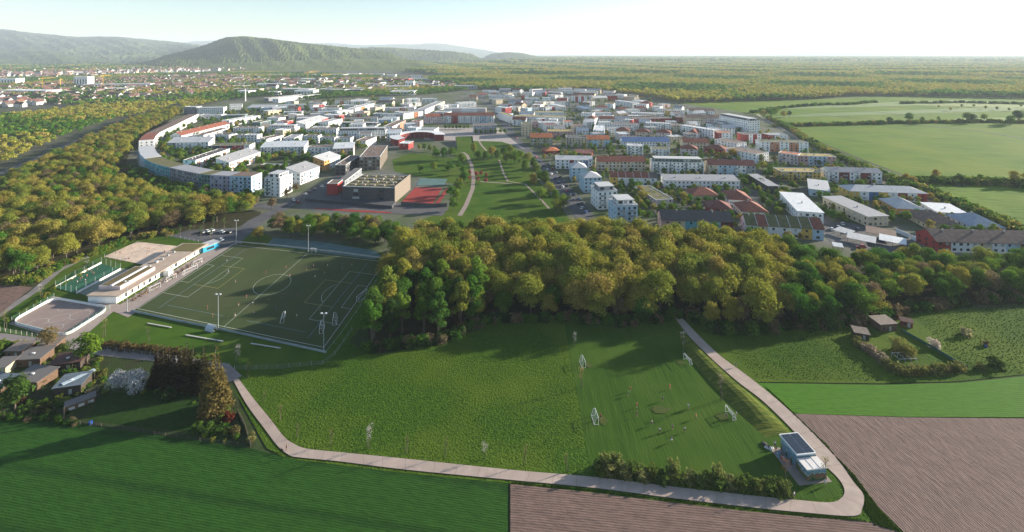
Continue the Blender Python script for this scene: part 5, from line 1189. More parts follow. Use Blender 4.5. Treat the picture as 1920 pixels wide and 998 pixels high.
# pavilion: roof corners traced at eaves height
H1, H2 = 4.2, 3.4
p0 = G(1494,853,H1); p1 = G(1521,848,H1); pb_ = G(1460,814,H1); e = p1-p0; rzp = math.atan2(e.y, e.x); 
fr = (G(1507,850,H1)-G(1472,813,H1)); ax = math.atan2(-fr.y, -fr.x)            # long axis, pointing away
Lp = (G(1494,853,H1)-G(1460,814,H1)).length; Wp = 5.6
pv_ = empty('pavilion', (G(1494,853,H1).x, G(1494,853,H1).y, 0), ax-math.pi/2-.06)
# local frame: x to the right, y away along the long axis; the painted cabin stands in front (negative y)
s = MB(); s.box(.35,.2,.25,Wp-.3,Lp-.3,H1-.35); s.build('wall', ART, pv_)
s = MB(); s.box(0,0,H1-.3,Wp,Lp,H1); rf = s.build('roof', WHITE, pv_)
SOL = mat('solar_glass', (.028,.038,.055), .25, .15, 4, spec=.35)
npan = 9
for i in range(npan):
    for j in range(2):
        s = MB(); y0 = .3+(Lp-.6)*i/npan; y1 = .3+(Lp-.6)*(i+1)/npan-.05; x0 = .3 if j == 0 else Wp/2+.1; x1 = Wp/2-.1 if j == 0 else Wp-.3; s.box(x0,y0,H1+.03,x1,y1,H1+.09); s.build('solar_panel', SOL, rf)
s = MB(); s.box(.2,-3.5,.25,Wp-.1,-.15,H2-.25); cab = s.build('cabin', ART, pv_)
s = MB(); s.box(0,-3.7,H2-.24,Wp+.1,-.1,H2); rf2 = s.build('cabin_roof', mat('cabin_roof_white', (.66,.62,.58), .6), pv_)
for x in (Wp*.33, Wp*.67): s = MB(); s.box(x-.04,-3.6,H2+.005,x+.04,-.2,H2+.06); s.build('seam', METAL, rf2)
for q in range(3): s = MB(); s.box(.29,Lp*(.12+.28*q),.35,.347,Lp*(.12+.28*q)+1.3,2.5); s.build('door', mat('cabin_door', (.10,.20,.26), .5), pv_)
s = MB(); s.box(-2.6,-4.3,.05,Wp+.9,-.02,.24); s.box(-2.6,-.02,.05,.34,Lp+.3,.235); s.build('deck', mat('deck_paving', (.24,.20,.17), .9, .1, .6), pv_)
tag(pv_, 'mural-painted pavilion with solar roof inside the path bend', 'pavilion')
random.seed(3)
# clutter beside the pavilion: loungers, bags, a bike
for i, (x, y, c, lab) in enumerate([(1437,836,(.08,.07,.07),'dark pile of bags beside the pavilion deck'), (1443,843,(.55,.52,.5),'white pile of bags beside the pavilion deck'), (1462,856,(.30,.40,.46),'pale blue tarpaulin heap beside the pavilion')]):
    me = leafmesh('bags%d' % i, [(U(-.8,.8),U(-.8,.8),.3) for _ in range(5)], [U(.3,.55) for _ in range(5)], 90, .7, (.8,1.2), .9, 300+i, mat('bag_cloth_%d' % i, c, .8)); tag(link('bag_pile', me, None, G(x, y)), lab, 'bags', None)
# --- people
SKIN = mat('skin', (.42,.25,.17), .6); HAIR = mat('hair', (.05,.03,.02), .7)
def skinned(name, V, E, root=0):
    bm = bmesh.new(); sk = bm.verts.layers.skin.verify(); vs = []
    for i, (p, r) in enumerate(V):
        v = bm.verts.new(p); v[sk].radius = (r, r); v[sk].use_root = (i == root); vs.append(v)
    for a, b in E: bm.edges.new((vs[a], vs[b]))
    me = bpy.data.meshes.new(name+'_wire'); bm.to_mesh(me); bm.free(); o = link(name+'_tmp', me)
    o.modifiers.new('s', 'SKIN'); o.modifiers.new('d', 'SUBSURF').levels = 1
    dg = bpy.context.evaluated_depsgraph_get(); m2 = bpy.data.meshes.new_from_object(o.evaluated_get(dg)); m2.name = name
    bpy.data.objects.remove(o); bpy.data.meshes.remove(me); m2.materials.clear()
    for p in m2.polygons: p.use_smooth = True
    return m2
def person_meshes(i, lk, rk_, la, ra_, lean=0.):
    """lk/rk: (knee, ankle) offsets of the legs; la/ra: (elbow, hand) offsets; y is forward"""
    hip = Vector((0,0,.93)); ch_ = Vector((0,lean,1.33)); nk = Vector((0,lean*1.3,1.5)); hd = Vector((0,lean*1.5+.02,1.66))
    V = [(hip,.125), (Vector((0,lean*.5,1.12)),.12), (ch_,.145), (nk,.058), (hd,.10), (hd+Vector((0,0,.07)),.085)]; E = [(0,1),(1,2),(2,3),(3,4),(4,5)]
    def chain(st, pts):
        a = st
        for p, r in pts: V.append((Vector(p), r)); E.append((a, len(V)-1)); a = len(V)-1
        return a
    for sx, (kn, an) in ((-1, lk), (1, rk_)):
        h_ = Vector((sx*.10,0,.88)); kn = h_+Vector((0,*kn)); an = kn+Vector((0,*an)); chain(0, [(h_,.095), (kn,.062), (an,.042), (an+Vector((0,.15,-.035)),.035)])
    hands = []
    for sx, (el, ha) in ((-1, la), (1, ra_)):
        sh = ch_+Vector((sx*.19,0,.08)); el = sh+Vector((sx*el[0],el[1],el[2])); ha = el+Vector((sx*ha[0],ha[1],ha[2])); k = chain(2, [(sh,.065), (el,.043), (ha,.032), (ha+(ha-el).normalized()*.07,.032)])
        tip = V[k][0]; dd = (ha-el).normalized(); sd = dd.cross(Vector((1,0,.1))).normalized()
        for f in range(4): chain(k, [(tip+sd*(f-1.5)*.02+dd*.045,.0095), (tip+sd*(f-1.5)*.022+dd*(.085+(.012 if f in (1,2) else 0)),.008)])
        chain(k, [(ha+dd*.04+sd*.05,.010), (ha+dd*.075+sd*.065,.009)])
    body = skinned('person%d' % i, V, E)
    body.materials.append(SKIN)
    tv = [V[0], V[1], V[2]]; tv = [(p, r+.022) for p, r in tv]; te = [(0,1),(1,2)]
    base = 6; sleeves = []
    a_start = [j for j, (p, r) in enumerate(V) if abs(r-.065) < 1e-6]
    for j in a_start: tv.append((V[j][0], .08)); te.append((2, len(tv)-1)); tv.append((V[j][0].lerp(V[j+1][0], .75), .062)); te.append((len(tv)-2, len(tv)-1))
    shirt = skinned('shirt%d' % i, tv, te)
    sv_ = [(hip+Vector((0,0,.03)), .15)]; se = []
    for j in [j for j, (p, r) in enumerate(V) if abs(r-.095) < 1e-6]: sv_.append((V[j][0], .115)); se.append((0, len(sv_)-1)); sv_.append((V[j][0].lerp(V[j+1][0], .8), .09)); se.append((len(sv_)-2, len(sv_)-1))
    shorts = skinned('shorts%d' % i, sv_, se)
    hv = [(hd+Vector((0,-.025,.05)), .108), (hd+Vector((0,-.04,.10)), .085)]; hair = skinned('hair%d' % i, hv, [(0,1)]); hair.materials.append(HAIR)
    return body, shirt, shorts, hair
PM = [person_meshes(0, ((.03,-.42),(-.02,-.40)), ((.06,-.42),(-.03,-.40)), ((.06,.02,-.27),(.02,.08,-.24)), ((.06,.02,-.27),(.02,.10,-.23))),
      person_meshes(1, ((.30,-.30),(-.12,-.40)), ((-.16,-.39),(-.33,-.20)), ((.06,-.20,-.20),(-.02,.16,-.17)), ((.06,.18,-.20),(-.04,.20,.10)), .08),
      person_meshes(2, ((.16,-.39),(.02,-.41)), ((-.12,-.40),(-.12,-.38)), ((.05,-.10,-.26),(.0,.06,-.25)), ((.05,.10,-.26),(.0,.12,-.22)), .03)]
CL = {'white':(.72,.72,.7),'orange':(.60,.13,.03),'red':(.42,.03,.03),'green':(.05,.5,.16),'black':(.02,.02,.022),'blue':(.04,.12,.34),'grey':(.25,.25,.26),'yellow':(.55,.42,.04),'navy':(.02,.03,.08)}
def cloth(c): return mat('cloth_'+c, CL[c], .85)
def person(loc, pose, rz, shirt, shorts, label, group=None, sc=1.0):
    b, s_, t_, h_ = PM[pose]; o = link('person', b, None, loc, rz); o.scale = (sc, sc, sc)
    low = {0:.05, 1:.075, 2:.05}[pose]
    o.location.z += -low*0+.02
    for nm, me, c in (('shirt', s_, shirt), ('shorts', t_, shorts)):
        q = link(nm, me, o); 
        if not me.materials: me.materials.append(cloth('white'))
        q.material_slots[0].link = 'OBJECT'; q.material_slots[0].material = cloth(c)
    link('hair', h_, o); return tag(o, label, 'person', group)
GP = [(1182,735,1,'orange','black','runner in orange beside the ball near the far side of the mown pitch'), (1178,744,0,'green','black','player in bright green near the far side of the mown pitch'), (1194,766,2,'red','black','player in red facing a player in black on the mown pitch'), (1194,783,0,'black','black','player all in black on the mown pitch'), (1242,754,2,'grey','black','player in grey in the middle of the mown pitch'), (1222,799,1,'white','black','player in white leftmost of the near white shirts on the mown pitch'), (1237,814,2,'white','navy','player in white with dark shorts turning back on the mown pitch'), (1261,807,0,'grey','navy','player in grey between two white shirts on the mown pitch'), (1284,812,0,'white','black','player in white nearest the pavilion side of the mown pitch'), (1259,831,1,'blue','white','player in blue nearest the concrete path on the mown pitch'), (1305,787,2,'orange','grey','player in orange towards the near right goal'), (1291,768,2,'white','grey','player in white in the upper right of the mown pitch'), (1126,787,0,'red','black','goalkeeper in red beside the near left goal'), (1362,786,0,'grey','black','goalkeeper standing in the near right goal'), (1256,731,0,'orange','orange','small figure in orange at the far side of the mown pitch'), (1381,783,0,'white','grey','onlooker in white behind the near right goal'), (1380,690,2,'blue','blue','walker in blue on the meadow right of the path'), (537,846,2,'black','navy','walker in dark clothes with a dog on the path bend'), (1489,936,0,'white','navy','person in white top standing at the path edge by the hedge'), (1548,912,0,'white','white','person all in white on the grass inside the path bend')]
for x, y, po_, a, b, lab in GP: g_ = G(x, y); person((g_.x,g_.y,.2), po_, U(0,6.28), a, b, lab, 'people on the grass')
tpn = {}
for i in range(30):
    u, v = [(.55,.62),(.62,.80),(.66,.85),(.70,.82),(.74,.78),(.72,.72),(.78,.86),(.80,.80),(.83,.88),(.60,.74),(.48,.72),(.33,.12),(.45,.30),(.52,.24),(.57,.16),(.62,.38),(.66,.22),(.78,.20),(.70,.40),(.50,.10),(.40,.06),(.58,.30),(.30,.45),(.69,.65),(.86,.30),(.46,.20),(.20,.55),(.10,.70),(.40,.62),(.88,.75)][i]
    c = ['orange','orange','red','white','black','orange','blue','white','red','black'][i % 10]; tpn.setdefault(c, []).append((u, v))
for c, ps in tpn.items():
    for i, (u, v) in enumerate(sorted(ps)):
        p = pit(u, v); person((p.x,p.y,.25), random.randrange(3), U(0,6.28), c, random.choice(('black','white','navy')), 'player in %s on the turf pitch, %s of that colour from the left' % (c, nth(i)), 'players on the turf pitch', U(.82,1))
for i, (x, y, c) in enumerate([(150,527,'red'),(154,524,'yellow'),(163,521,'orange'),(172,513,'red'),(160,530,'white'),(176,516,'orange'),(183,507,'navy'),(145,533,'white')]): g_ = G(x, y); person((g_.x,g_.y,.25), random.randrange(3), U(0,6.28), c, 'black', 'child in %s playing in the green cage, %s in the list from near to far' % (c, nth(i)) if False else 'child in %s shirt in the green cage%s' % (c, ' nearer end' if i in (0,2,4,7) else ' farther end'), 'children in the cage', .85)
for i, (x, y, c) in enumerate([(242,489,'black'),(218,474,'navy'),(280,470,'orange'),(308,475,'red'),(225,478,'black')]): g_ = G(x, y); person((g_.x,g_.y,.22), random.randrange(3), U(0,6.28), c, 'black', 'person in %s on the sand court, %s from the left' % (c, ['third','first','fourth','fifth','second'][i]), 'people on the sand court')
for i in range(12):
    t_ = (i+.4)/12; p = pb.lerp(pe, t_)+Vector((6.5+U(-.5,2.5),0,0)); c = random.choice(list(CL)); person((p.x,p.y,.25), random.choice((0,2)), U(0,6.28), c, random.choice(('black','navy','grey')), 'guest in %s on the clubhouse plaza, %s from the rink end' % (c, nth(i)), 'guests on the plaza')
for i, (dx, dy, c) in enumerate([(-1.2,4.5,'grey'),(-1.6,6.0,'navy'),(-.9,7.5,'white'),(-2.2,2.8,'red'),(-1.0,1.0,'black')]):
    p = pv_.matrix_basis @ Vector((dx,dy,.24)); person(p, random.choice((0,2)), U(0,6.28), c, 'navy', 'visitor in %s on the pavilion deck' % c, 'visitors at the pavilion')
# dog on the path
dg_ = skinned('dog', [(Vector((0,0,.42)),.11), (Vector((0,.28,.44)),.12), (Vector((0,-.22,.44)),.10), (Vector((0,.42,.60)),.07), (Vector((0,.52,.68)),.075), (Vector((0,.64,.64)),.045), (Vector((0,-.42,.56)),.025), (Vector((-.08,.28,.25)),.045), (Vector((-.08,.28,.03)),.03), (Vector((.08,.30,.25)),.045), (Vector((.08,.33,.03)),.03), (Vector((-.08,-.22,.28)),.05), (Vector((-.08,-.28,.16)),.03), (Vector((-.08,-.24,.02)),.03), (Vector((.08,-.22,.28)),.05), (Vector((.08,-.30,.16)),.03), (Vector((.08,-.26,.02)),.03)], [(0,1),(0,2),(1,3),(3,4),(4,5),(2,6),(1,7),(7,8),(1,9),(9,10),(2,11),(11,12),(12,13),(2,14),(14,15),(15,16)])
dg_.materials.append(mat('dog_fur', (.03,.025,.02), .8)); g_ = G(529,848); tag(link('dog', dg_, None, (g_.x,g_.y,.3), 1.1), 'dark dog beside the walker on the path bend', 'dog')
# --- cars
def car_proto():
    s = MB(); Wd = .88
    prof = [(-2.15,.35),(-2.2,.62),(-2.05,.92),(-1.75,.98),(1.0,.95),(1.95,.80),(2.18,.62),(2.15,.32)]
    n = len(prof)
    for i in range(n):
        a, b = prof[i], prof[(i+1) % n]; s.quad((-Wd,a[0],a[1]), (Wd,a[0],a[1]), (Wd,b[0],b[1]), (-Wd,b[0],b[1]))
    s.poly([(Wd,*p) for p in prof]); s.poly([(-Wd,*p) for p in reversed(prof)]); body = s.mesh('car_body', mat('car_paint', (.5,.5,.5), .25, spec=.6))
    g2 = MB(); lo = [(-1.85,.97),(.95,.95)]; hi = [(-1.35,1.42),(.25,1.44)]; wl, wh = .84, .66
    A_ = [(-wl,lo[0][0],lo[0][1]),(wl,lo[0][0],lo[0][1]),(wl,lo[1][0],lo[1][1]),(-wl,lo[1][0],lo[1][1])]; Bq = [(-wh,hi[0][0],hi[0][1]),(wh,hi[0][0],hi[0][1]),(wh,hi[1][0],hi[1][1]),(-wh,hi[1][0],hi[1][1])]
    for i in range(4): j = (i+1) % 4; g2.quad(A_[i],A_[j],Bq[j],Bq[i])
    gl = g2.mesh('car_glass', GLASS); r_ = MB(); r_.box(-wh-.02,hi[0][0]-.03,1.425,wh+.02,hi[1][0]+.03,1.49); roof = r_.mesh('car_roof', mat('car_paint', (.5,.5,.5)))
    w_ = MB(); w_.bar((-.1,0,0), (.1,0,0), .32, 0, 12); wh_ = w_.mesh('car_wheel', mat('tyre', (.02,.02,.02), .8)); l_ = MB(); l_.box(-.18,-.04,-.08,.18,.04,.08); lt = l_.mesh('car_light', mat('headlight', (.7,.7,.68), .2))
    return body, gl, roof, wh_, lt
CP = car_proto(); CC = {'white':(.75,.75,.74),'silver':(.42,.43,.45),'black':(.015,.015,.018),'red':(.38,.02,.02),'blue':(.03,.08,.25),'grey':(.12,.125,.13)}
def car(loc, rz, c, label, group, van=False):
    rt = empty('parked_van' if van else 'parked_car', loc, rz); pm_ = mat('car_paint_'+c, CC[c], .28, spec=.6)
    if van: rt.scale = (1.12,1.12,1.35)
    for nm, me in (('body', CP[0]), ('car_roof', CP[2])): q = link(nm, me, rt); q.material_slots[0].link = 'OBJECT'; q.material_slots[0].material = pm_
    link('windows', CP[1], rt)
    for x in (-.82, .82):
        for y in (-1.35, 1.35): link('wheel', CP[3], rt, (x,y,.32))
        link('headlight', CP[4], rt, (x*.72,2.06,.68))
    return tag(rt, label, 'van' if van else 'car', group)
cn = {}
def cars(spots, rz, where, grp):
    for i, (x, y, *c) in enumerate(sorted(spots)):
        col = c[0] if c else random.choice(list(CC)); k = (col, where); cn[k] = cn.get(k, 0)+1; g_ = G(x, y); car((g_.x,g_.y,.26), rz+U(-.06,.06), col, '%s car %s, %s such from left' % (col, where, nth(cn[k]-1)), grp)
cars([(388,436,'white'),(396,434,'silver'),(392,440,'black'),(415,437,'white'),(428,438,'black'),(378,438,'grey'),(413,452,'white'),(407,456,'black')], 1.2, 'in the sports club car park', 'cars at the sports club')
cars([(1005+7.2*i, 296+8.0*i) for i in range(14)], -.42+.0, 'parked along the left kerb of the main street', 'cars on the main street')
cars([(1030+7.0*i, 309+8.2*i) for i in range(10)], -.42, 'parked along the right kerb of the main street', 'cars on the main street')
cars([(952+4*i, 228+8*i) for i in range(5)], -.3, 'on the far main street', 'cars on the far main street')
cars([(604,351,'white'),(573,366,'silver'),(580,361,'black'),(550,377,'white'),(558,381,'red'),(590,357,'grey')], .8, 'parked on the street past the school', 'cars by the school')
cars([(1440,340,'white'),(1452,352),(1475,365),(1560,432,'white'),(1572,428,'silver'),(1590,436,'blue'),(1580,422,'white'),(1608,432,'grey'),(1435,344)], -.5, 'on the street through the right-hand houses', 'cars at right')
cars([(245,333,'red'),(252,338),(262,343,'white'),(275,346),(288,352,'silver'),(300,357),(312,360,'black'),(330,364,'white')], 1.0, 'parked before the curved block', 'cars before the curved block')
g_ = G(1614,466); car((g_.x,g_.y,.2), 1.4, 'red', 'red van under the pale grey carport', None, True)
# --- saplings and shrubs near the camera
def sapling(x, y, k, col, sc, lab, grp): 
    return tree(G(x, y), SA[k], sc, col, lab, grp, 'sapling', 'sapling')
BLS = (.48,.45,.41); YGR = (.20,.18,.07)
for i, (x, y, k, sc) in enumerate([(495,754,2,.9),(526,788,0,1.2),(558,822,2,1.1),(621,835,2,1.2),(692,842,1,1.7),(763,851,2,1.3),(836,857,2,1.3),(909,862,1,1.2),(985,873,2,1.4),(1062,886,2,1.3)]):
    sapling(x, y, k, BLS if k == 1 else YGR, sc, '%s sapling on the meadow side of the path, %s from the left' % ('white-blossoming' if k == 1 else 'thin twiggy', nth(i)), 'saplings along the path')
for x, y, k, col, sc, lab in [(1077,652,1,BLS,1.5,'pale blossoming sapling in the shade at the edge of the mown pitch'), (1090,727,0,(.32,.25,.10),1.7,'yellowish sapling at the left edge of the mown pitch'), (1281,662,2,BLS,2.0,'bare pale sapling beside the far right goal'), (1352,750,2,(.35,.28,.2),2.0,'bare brownish sapling at the foot of the grass bank'), (1473,907,2,(.25,.12,.06),1.6,'reddish young tree below the pavilion'), (1548,900,0,YGR,1.5,'young tree on the grass inside the path bend'), (445,684,1,BLS,1.8,'whitish sapling between the tall spruce and the turf pitch'), (465,710,2,YGR,1.4,'thin sapling beside the start of the concrete path'), (197,632,0,(.30,.28,.10),1.8,'pale young tree on the grass between rink and turf pitch'), (278,642,2,YGR,1.5,'thin young tree above the brown hedge'), (8,620,0,(.26,.25,.07),1.9,'small light tree at the corner of the rink'), (76,560,1,BLS,1.7,'blossoming sapling along the lane by the rink'), (162,505,1,BLS,1.6,'blossoming sapling along the lane by the cage'), (246,448,1,BLS,1.5,'blossoming sapling along the lane above the sand court')]: sapling(x, y, k, col, sc, lab, None)
for i, (x, y) in enumerate([(313,450),(338,445),(357,444),(376,448),(395,450),(363,432),(382,430),(400,430),(420,431),(297,440)]): sapling(x, y, 0, GREEN[i % 3], 1.8, 'young tree around the club car park, %s planted' % nth(i) if False else 'slim young tree around the club car park', 'car park trees')
def shrub(x, y, s_, col, lab, grp=None, m=None, wz=None, name='shrub'):
    g_ = G(x, y); o = link(name, m or random.choice(BU), None, (g_.x,g_.y,.1), U(0,6.28)); o.color = (*col, 1); o.scale = (s_, s_, wz or s_); return tag(o, lab, 'shrub', grp)
hl_ = [(1128,884),(1145,888),(1158,886),(1172,894),(1190,892),(1205,899),(1222,897),(1240,902),(1258,900),(1275,906),(1292,904),(1310,909),(1330,908),(1348,913),(1368,912),(1388,917),(1405,916),(1425,921),(1442,920),(1460,925),(1472,924)]
for i, (x, y) in enumerate(hl_): shrub(x, y, U(1.5,2.1), [(.11,.15,.03),(.085,.13,.026),(.15,.18,.045)][i % 3] if R() < .75 else (.19,.20,.07), 'shrub in the hedge along the lower path, %s from the left' % nth(i), 'hedge along the lower path', wz=U(1.5,2.2))
for i, (x, y) in enumerate([(1135,880),(1262,893),(1155,878),(1345,903)]): shrub(x, y, 1.4, (.19,.21,.06), 'pale leafy shoot rising from the lower hedge, %s from the left' % ['first','third','second','fourth'][i], 'shoots in the lower hedge', wz=2.9)
# right-hand garden
def hut(x, y, L, D, H, rz, wc, rc, lab, rise=.5, rt='mono', name='garden_hut', over=.4):
    g_ = G(x, y); r_ = empty(name, g_, rz); s = MB(); s.box(0,0,0,L,D,H); s.build('wall', mat('hut_'+wc, {'dark':(.06,.045,.035),'brown':(.13,.08,.05),'cream':(.55,.47,.3),'white':(.6,.6,.57),'red':(.2,.04,.03)}[wc], .9, .2, 1.5), r_)
    s = MB(); e = over
    if rt == 'mono': s.poly([(-e,-e,H+.02),(L+e,-e,H+.02),(L+e,D+e,H+rise),(-e,D+e,H+rise)]); s.poly([(-e,-e,H+.14),(L+e,-e,H+.14),(L+e,D+e,H+rise+.12),(-e,D+e,H+rise+.12)]); s.quad((-e,-e,H+.02),(L+e,-e,H+.02),(L+e,-e,H+.14),(-e,-e,H+.14)); s.quad((L+e,-e,H+.02),(L+e,D+e,H+rise),(L+e,D+e,H+rise+.12),(L+e,-e,H+.14)); s.quad((-e,D+e,H+rise),(-e,-e,H+.02),(-e,-e,H+.14),(-e,D+e,H+rise+.12))
    s.build('roof', mat('hutroof_'+rc, {'board':(.20,.16,.13),'tar':(.085,.075,.07),'blue':(.11,.14,.165),'pale':(.4,.4,.38),'rust':(.10,.05,.04)}[rc], .85, .22, 1.2, bump=.03, bscale=3), r_)
    s = MB(); s.box(L*.55,-.06,.05,L*.55+.9,-.003,1.95); s.build('door', mat('hut_door', (.35,.36,.34), .8), r_); s = MB(); s.box(L*.15,-.05,.9,L*.15+.9,-.003,1.7); s.build('window', GLASS, r_)
    if L > 7:
        s = MB(); s.box(L*.4,D*.4,H+rise*.5+.1,L*.4+.9,D*.4+.6,H+rise*.5+.35); s.build('skylight', WHITE, r_)
    return tag(r_, lab, 'hut')
hut(1603,636,4.6,3.6,2.6,-.35,'dark','board','small dark hut with pale board roof left in the right-hand garden')
hut(1651,623,7.0,5,3.0,.12,'brown','board','larger brown hut with pale board roof in the right-hand garden')
hut(1690,612,3.6,2.4,2.2,-.5,'red','rust','small rust-roofed shed behind the larger garden hut')
random.seed(9)
for i, (x, y) in enumerate([(1606,645),(1614,652),(1622,658),(1634,664),(1644,671),(1655,680),(1662,688),(1672,694),(1684,699),(1697,702),(1712,702),(1728,702),(1745,700),(1760,698),(1775,698),(1790,696),(1800,694)]): shrub(x, y, U(1.6,2.2), [(.30,.24,.17),(.20,.19,.06),(.17,.18,.05)][0 if 1 < i < 6 else 1+i % 2], 'hedge shrub around the right-hand garden, %s from the huts' % nth(i), 'hedge around the right-hand garden', wz=U(1.5,2.1))
shrub(1694, 664, 3.9, (.20,.185,.05), 'big rounded olive bush on the garden lawn at right', None, bushmesh(20, 177, 3000, None, .14), 3.2)
for x, y, col, s_, lab, m in [(1752,652,(.62,.52,.42),1.9,'white-blossoming bush beside the green fence',BUP[0]), (1812,630,(.34,.30,.16),1.9,'pale twiggy bush on the right-hand meadow',None), (1848,648,(.20,.19,.08),1.2,'small bush beside the blue tub on the right-hand meadow',None), (1868,690,(.06,.09,.02),2.2,'low dark bush right of the garden hedge',None), (1838,694,(.14,.15,.04),1.6,'low olive bush right of the garden hedge',None), (1605,612,(.22,.17,.11),1.8,'twiggy brown bush behind the small dark hut',None)]: shrub(x, y, s_, col, lab, None, m)
railing('garden_fence', [(1690,622),(1722,640),(1760,662),(1790,680),(1815,692)], 1.3, 2.6, mat('green_shade_net', (.03,.13,.085), .8, .2, 1), DARKM, 'green net fence along the right-hand garden', 'fence')
fr_ = empty('frame_greenhouse', G(1686,682), .05); s = MB()
for x in (0,2.2,4.4,6.6): s.bar((x,0,0),(x,0,1.6),.05); s.bar((x,0,1.6),(x,3.2,1.9),.05); s.bar((x,3.2,0),(x,3.2,1.9),.05)
s.bar((0,3.2,1.9),(6.6,3.2,1.9),.05); s.bar((0,0,1.6),(6.6,0,1.6),.05); s.build('frame', WHITE, fr_); tag(fr_, 'bare white greenhouse frame behind the garden hedge', 'greenhouse frame')
tb = MB(); tb.bar((0,0,0),(0,0,.9),.45,0,14,.5); tag(tb.build('water_tub', mat('tub_blue', (.02,.06,.2), .4), None, G(1848,652)), 'dark blue water tub on the right-hand meadow', 'tub')
# --- allotment gardens at lower left
hut(100,746,7.4,6,3.0,.25,'dark','blue','dark hut with blue-grey roof and a pale strip, nearest the wheat field', rise=.4)
g_ = G(118,742); r_ = empty('lean_to', (g_.x,g_.y,0), 1.05); s = MB(); s.box(0,0,3.3,8.5,1.5,3.45); s.build('roof', mat('lean_to_sheet', (.42,.50,.54), .35), r_)
for x in (.2,8.2): s = MB(); s.bar((x,.3,0),(x,.3,3.3),.07); s.build('post', BARK, r_)
tag(r_, 'narrow pale metal canopy beside the blue-roofed hut', 'canopy')
g_ = G(122,776); r_ = empty('low_shed', (g_.x,g_.y,0), .75); s = MB(); s.box(0,0,0,7,3,1.9); s.build('wall', mat('hut_brown', (.13,.08,.05)), r_); s = MB(); s.box(-.2,-.2,1.9,7.2,3.2,2.05); s.build('roof', mat('hutroof_tar', (.15,.135,.125)), r_)
for x in (.8,3,5.2): s = MB(); s.box(x,-.06,.5,x+1.4,-.003,1.3); s.build('window', mat('pale_frame', (.5,.5,.48)), r_)
tag(r_, 'low shed with pale window frames below the metal canopy', 'shed')
hut(22,728,9.5,6.5,2.8,-.12,'brown','tar','wide hut with dark tarred roof left of the blue-roofed hut', rise=.5)
hut(28,690,8,6,2.8,.1,'brown','tar','dark-roofed hut with a small chimney in the second garden row', rise=.5)
hut(92,700,9,5.5,2.7,.25,'dark','rust','long dark hut with rusty roof behind the blossoming tree', rise=.5)
hut(-20,706,5,5,2.8,.1,'cream','tar','cream hut cut by the left edge of the picture', rise=.5)
hut(10,672,6,5,2.7,.0,'brown','board','hut with pale boarded roof at the back of the gardens', rise=.4)
hut(70,664,6,5,2.6,.2,'brown','board','second boarded-roof hut at the back of the gardens', rise=.4)
hut(-40,742,8,6,2.8,-.1,'brown','blue','hut with grey-blue roof at the left edge of the gardens', rise=.4)
trees([(163,682,1.4,(.13,.21,.022))], [TS[0]], GREEN, 1, 1, 'bright green round tree behind the garden huts', None)
trees([(28,770,1.4,(.06,.115,.022))], [TS[1]], GREEN, 1, 1, 'large green bushy tree at the left front of the gardens', None)
trees([(88,660,.95,(.20,.16,.055))], [TB[0]], OLIVE, 1, 1, 'thinly leafed olive tree in front of the rink', None)
for o in [q for q in bpy.data.objects if q.get('label','').startswith('thinly leafed olive tree in front')]: o.scale = (.66,.66,.66)
BT = broad('blossom', 6.5, 3.6, 3.6, 2.8, 18, 1700, .42, 210, PETAL, (.75,1.25), .4)
for i, (x, y, sc) in enumerate([(252,742,1.0),(222,735,.85)]): tree(G(x, y), BT, sc*1.15, (.42,.42,.42), ['big white-blossoming tree at the garden lawn','smaller white-blossoming tree left of the big one'][i], None, 'blossom_tree')
for i, (x, y, sc, col) in enumerate([(296,722,.60,(.040,.032,.016)),(318,726,.66,(.045,.036,.017)),(340,728,.68,(.048,.040,.018)),(362,730,.70,(.050,.042,.019)),(382,732,.70,(.055,.048,.02)),(306,715,.6,(.042,.034,.016)),(350,716,.64,(.05,.042,.02))]): tree(G(x, y), SP[i % 2], sc*1.45, col, 'dark brownish conifer in the garden group, %s in front order' % nth(i) if False else 'dark brown conifer of the dense garden group, %s planted' % nth(i), 'dark garden conifers', 'conifer')
tree(G(404,772), SP[1], 1.42, (.17,.125,.045), 'tallest golden-brown spruce beside the concrete path', None, 'spruce')
random.seed(31)
for x, y, s_, col, lab in [(318,748,2.1,(.035,.07,.02),'dark green bush under the conifers'), (140,690,1.6,(.20,.20,.08),'pale olive bush left of the blossoming trees'), (135,728,1.7,(.16,.17,.06),'light bush behind the metal canopy'), (172,706,1.9,(.11,.15,.03),'green shrub in front of the bright green tree'), (190,706,1.5,(.15,.16,.04),'yellow-green shrub right of the bright green tree'), (372,808,1.5,(.08,.14,.025),'green shrub at the garden corner, left'), (388,812,1.7,(.10,.17,.03),'bright green shrub at the garden corner'), (408,812,1.4,(.06,.11,.02),'darker shrub at the garden corner, right'), (428,790,1.7,(.13,.035,.02),'red-leaved shrub beside the spruce'), (420,775,1.5,(.14,.17,.04),'yellow-green shrub at the foot of the spruce'), (440,815,1.4,(.15,.13,.05),'dry shrub beside the path verge'), (470,826,1.2,(.24,.22,.08),'tall pale grass tuft at the wheat field corner'), (38,758,1.4,(.10,.06,.035),'brownish shrub below the left garden tree'), (85,772,1.6,(.05,.06,.02),'dark shrub left of the low shed'), (70,770,1.4,(.08,.12,.025),'green shrub left of the dark shrub'), (120,655,1.5,(.09,.14,.03),'green shrub at the foot of the thin olive tree'), (55,715,1.3,(.07,.10,.03),'small green shrub between the huts'), (75,725,1.3,(.09,.11,.03),'small olive shrub between the huts'), (5,735,1.5,(.06,.10,.02),'green shrub between the left huts')]: shrub(x, y, s_, col, lab)
for i in range(26): t_ = i/25; shrub(198+150*t_+U(-3,3), 651+17*t_+U(-2,2), U(1.1,1.7), random.choice([(.14,.095,.04),(.12,.10,.035),(.16,.12,.05)]), 'shrub in the brown hedge below the sports lawn, %s from the left' % nth(i), 'brown hedge below the sports lawn')
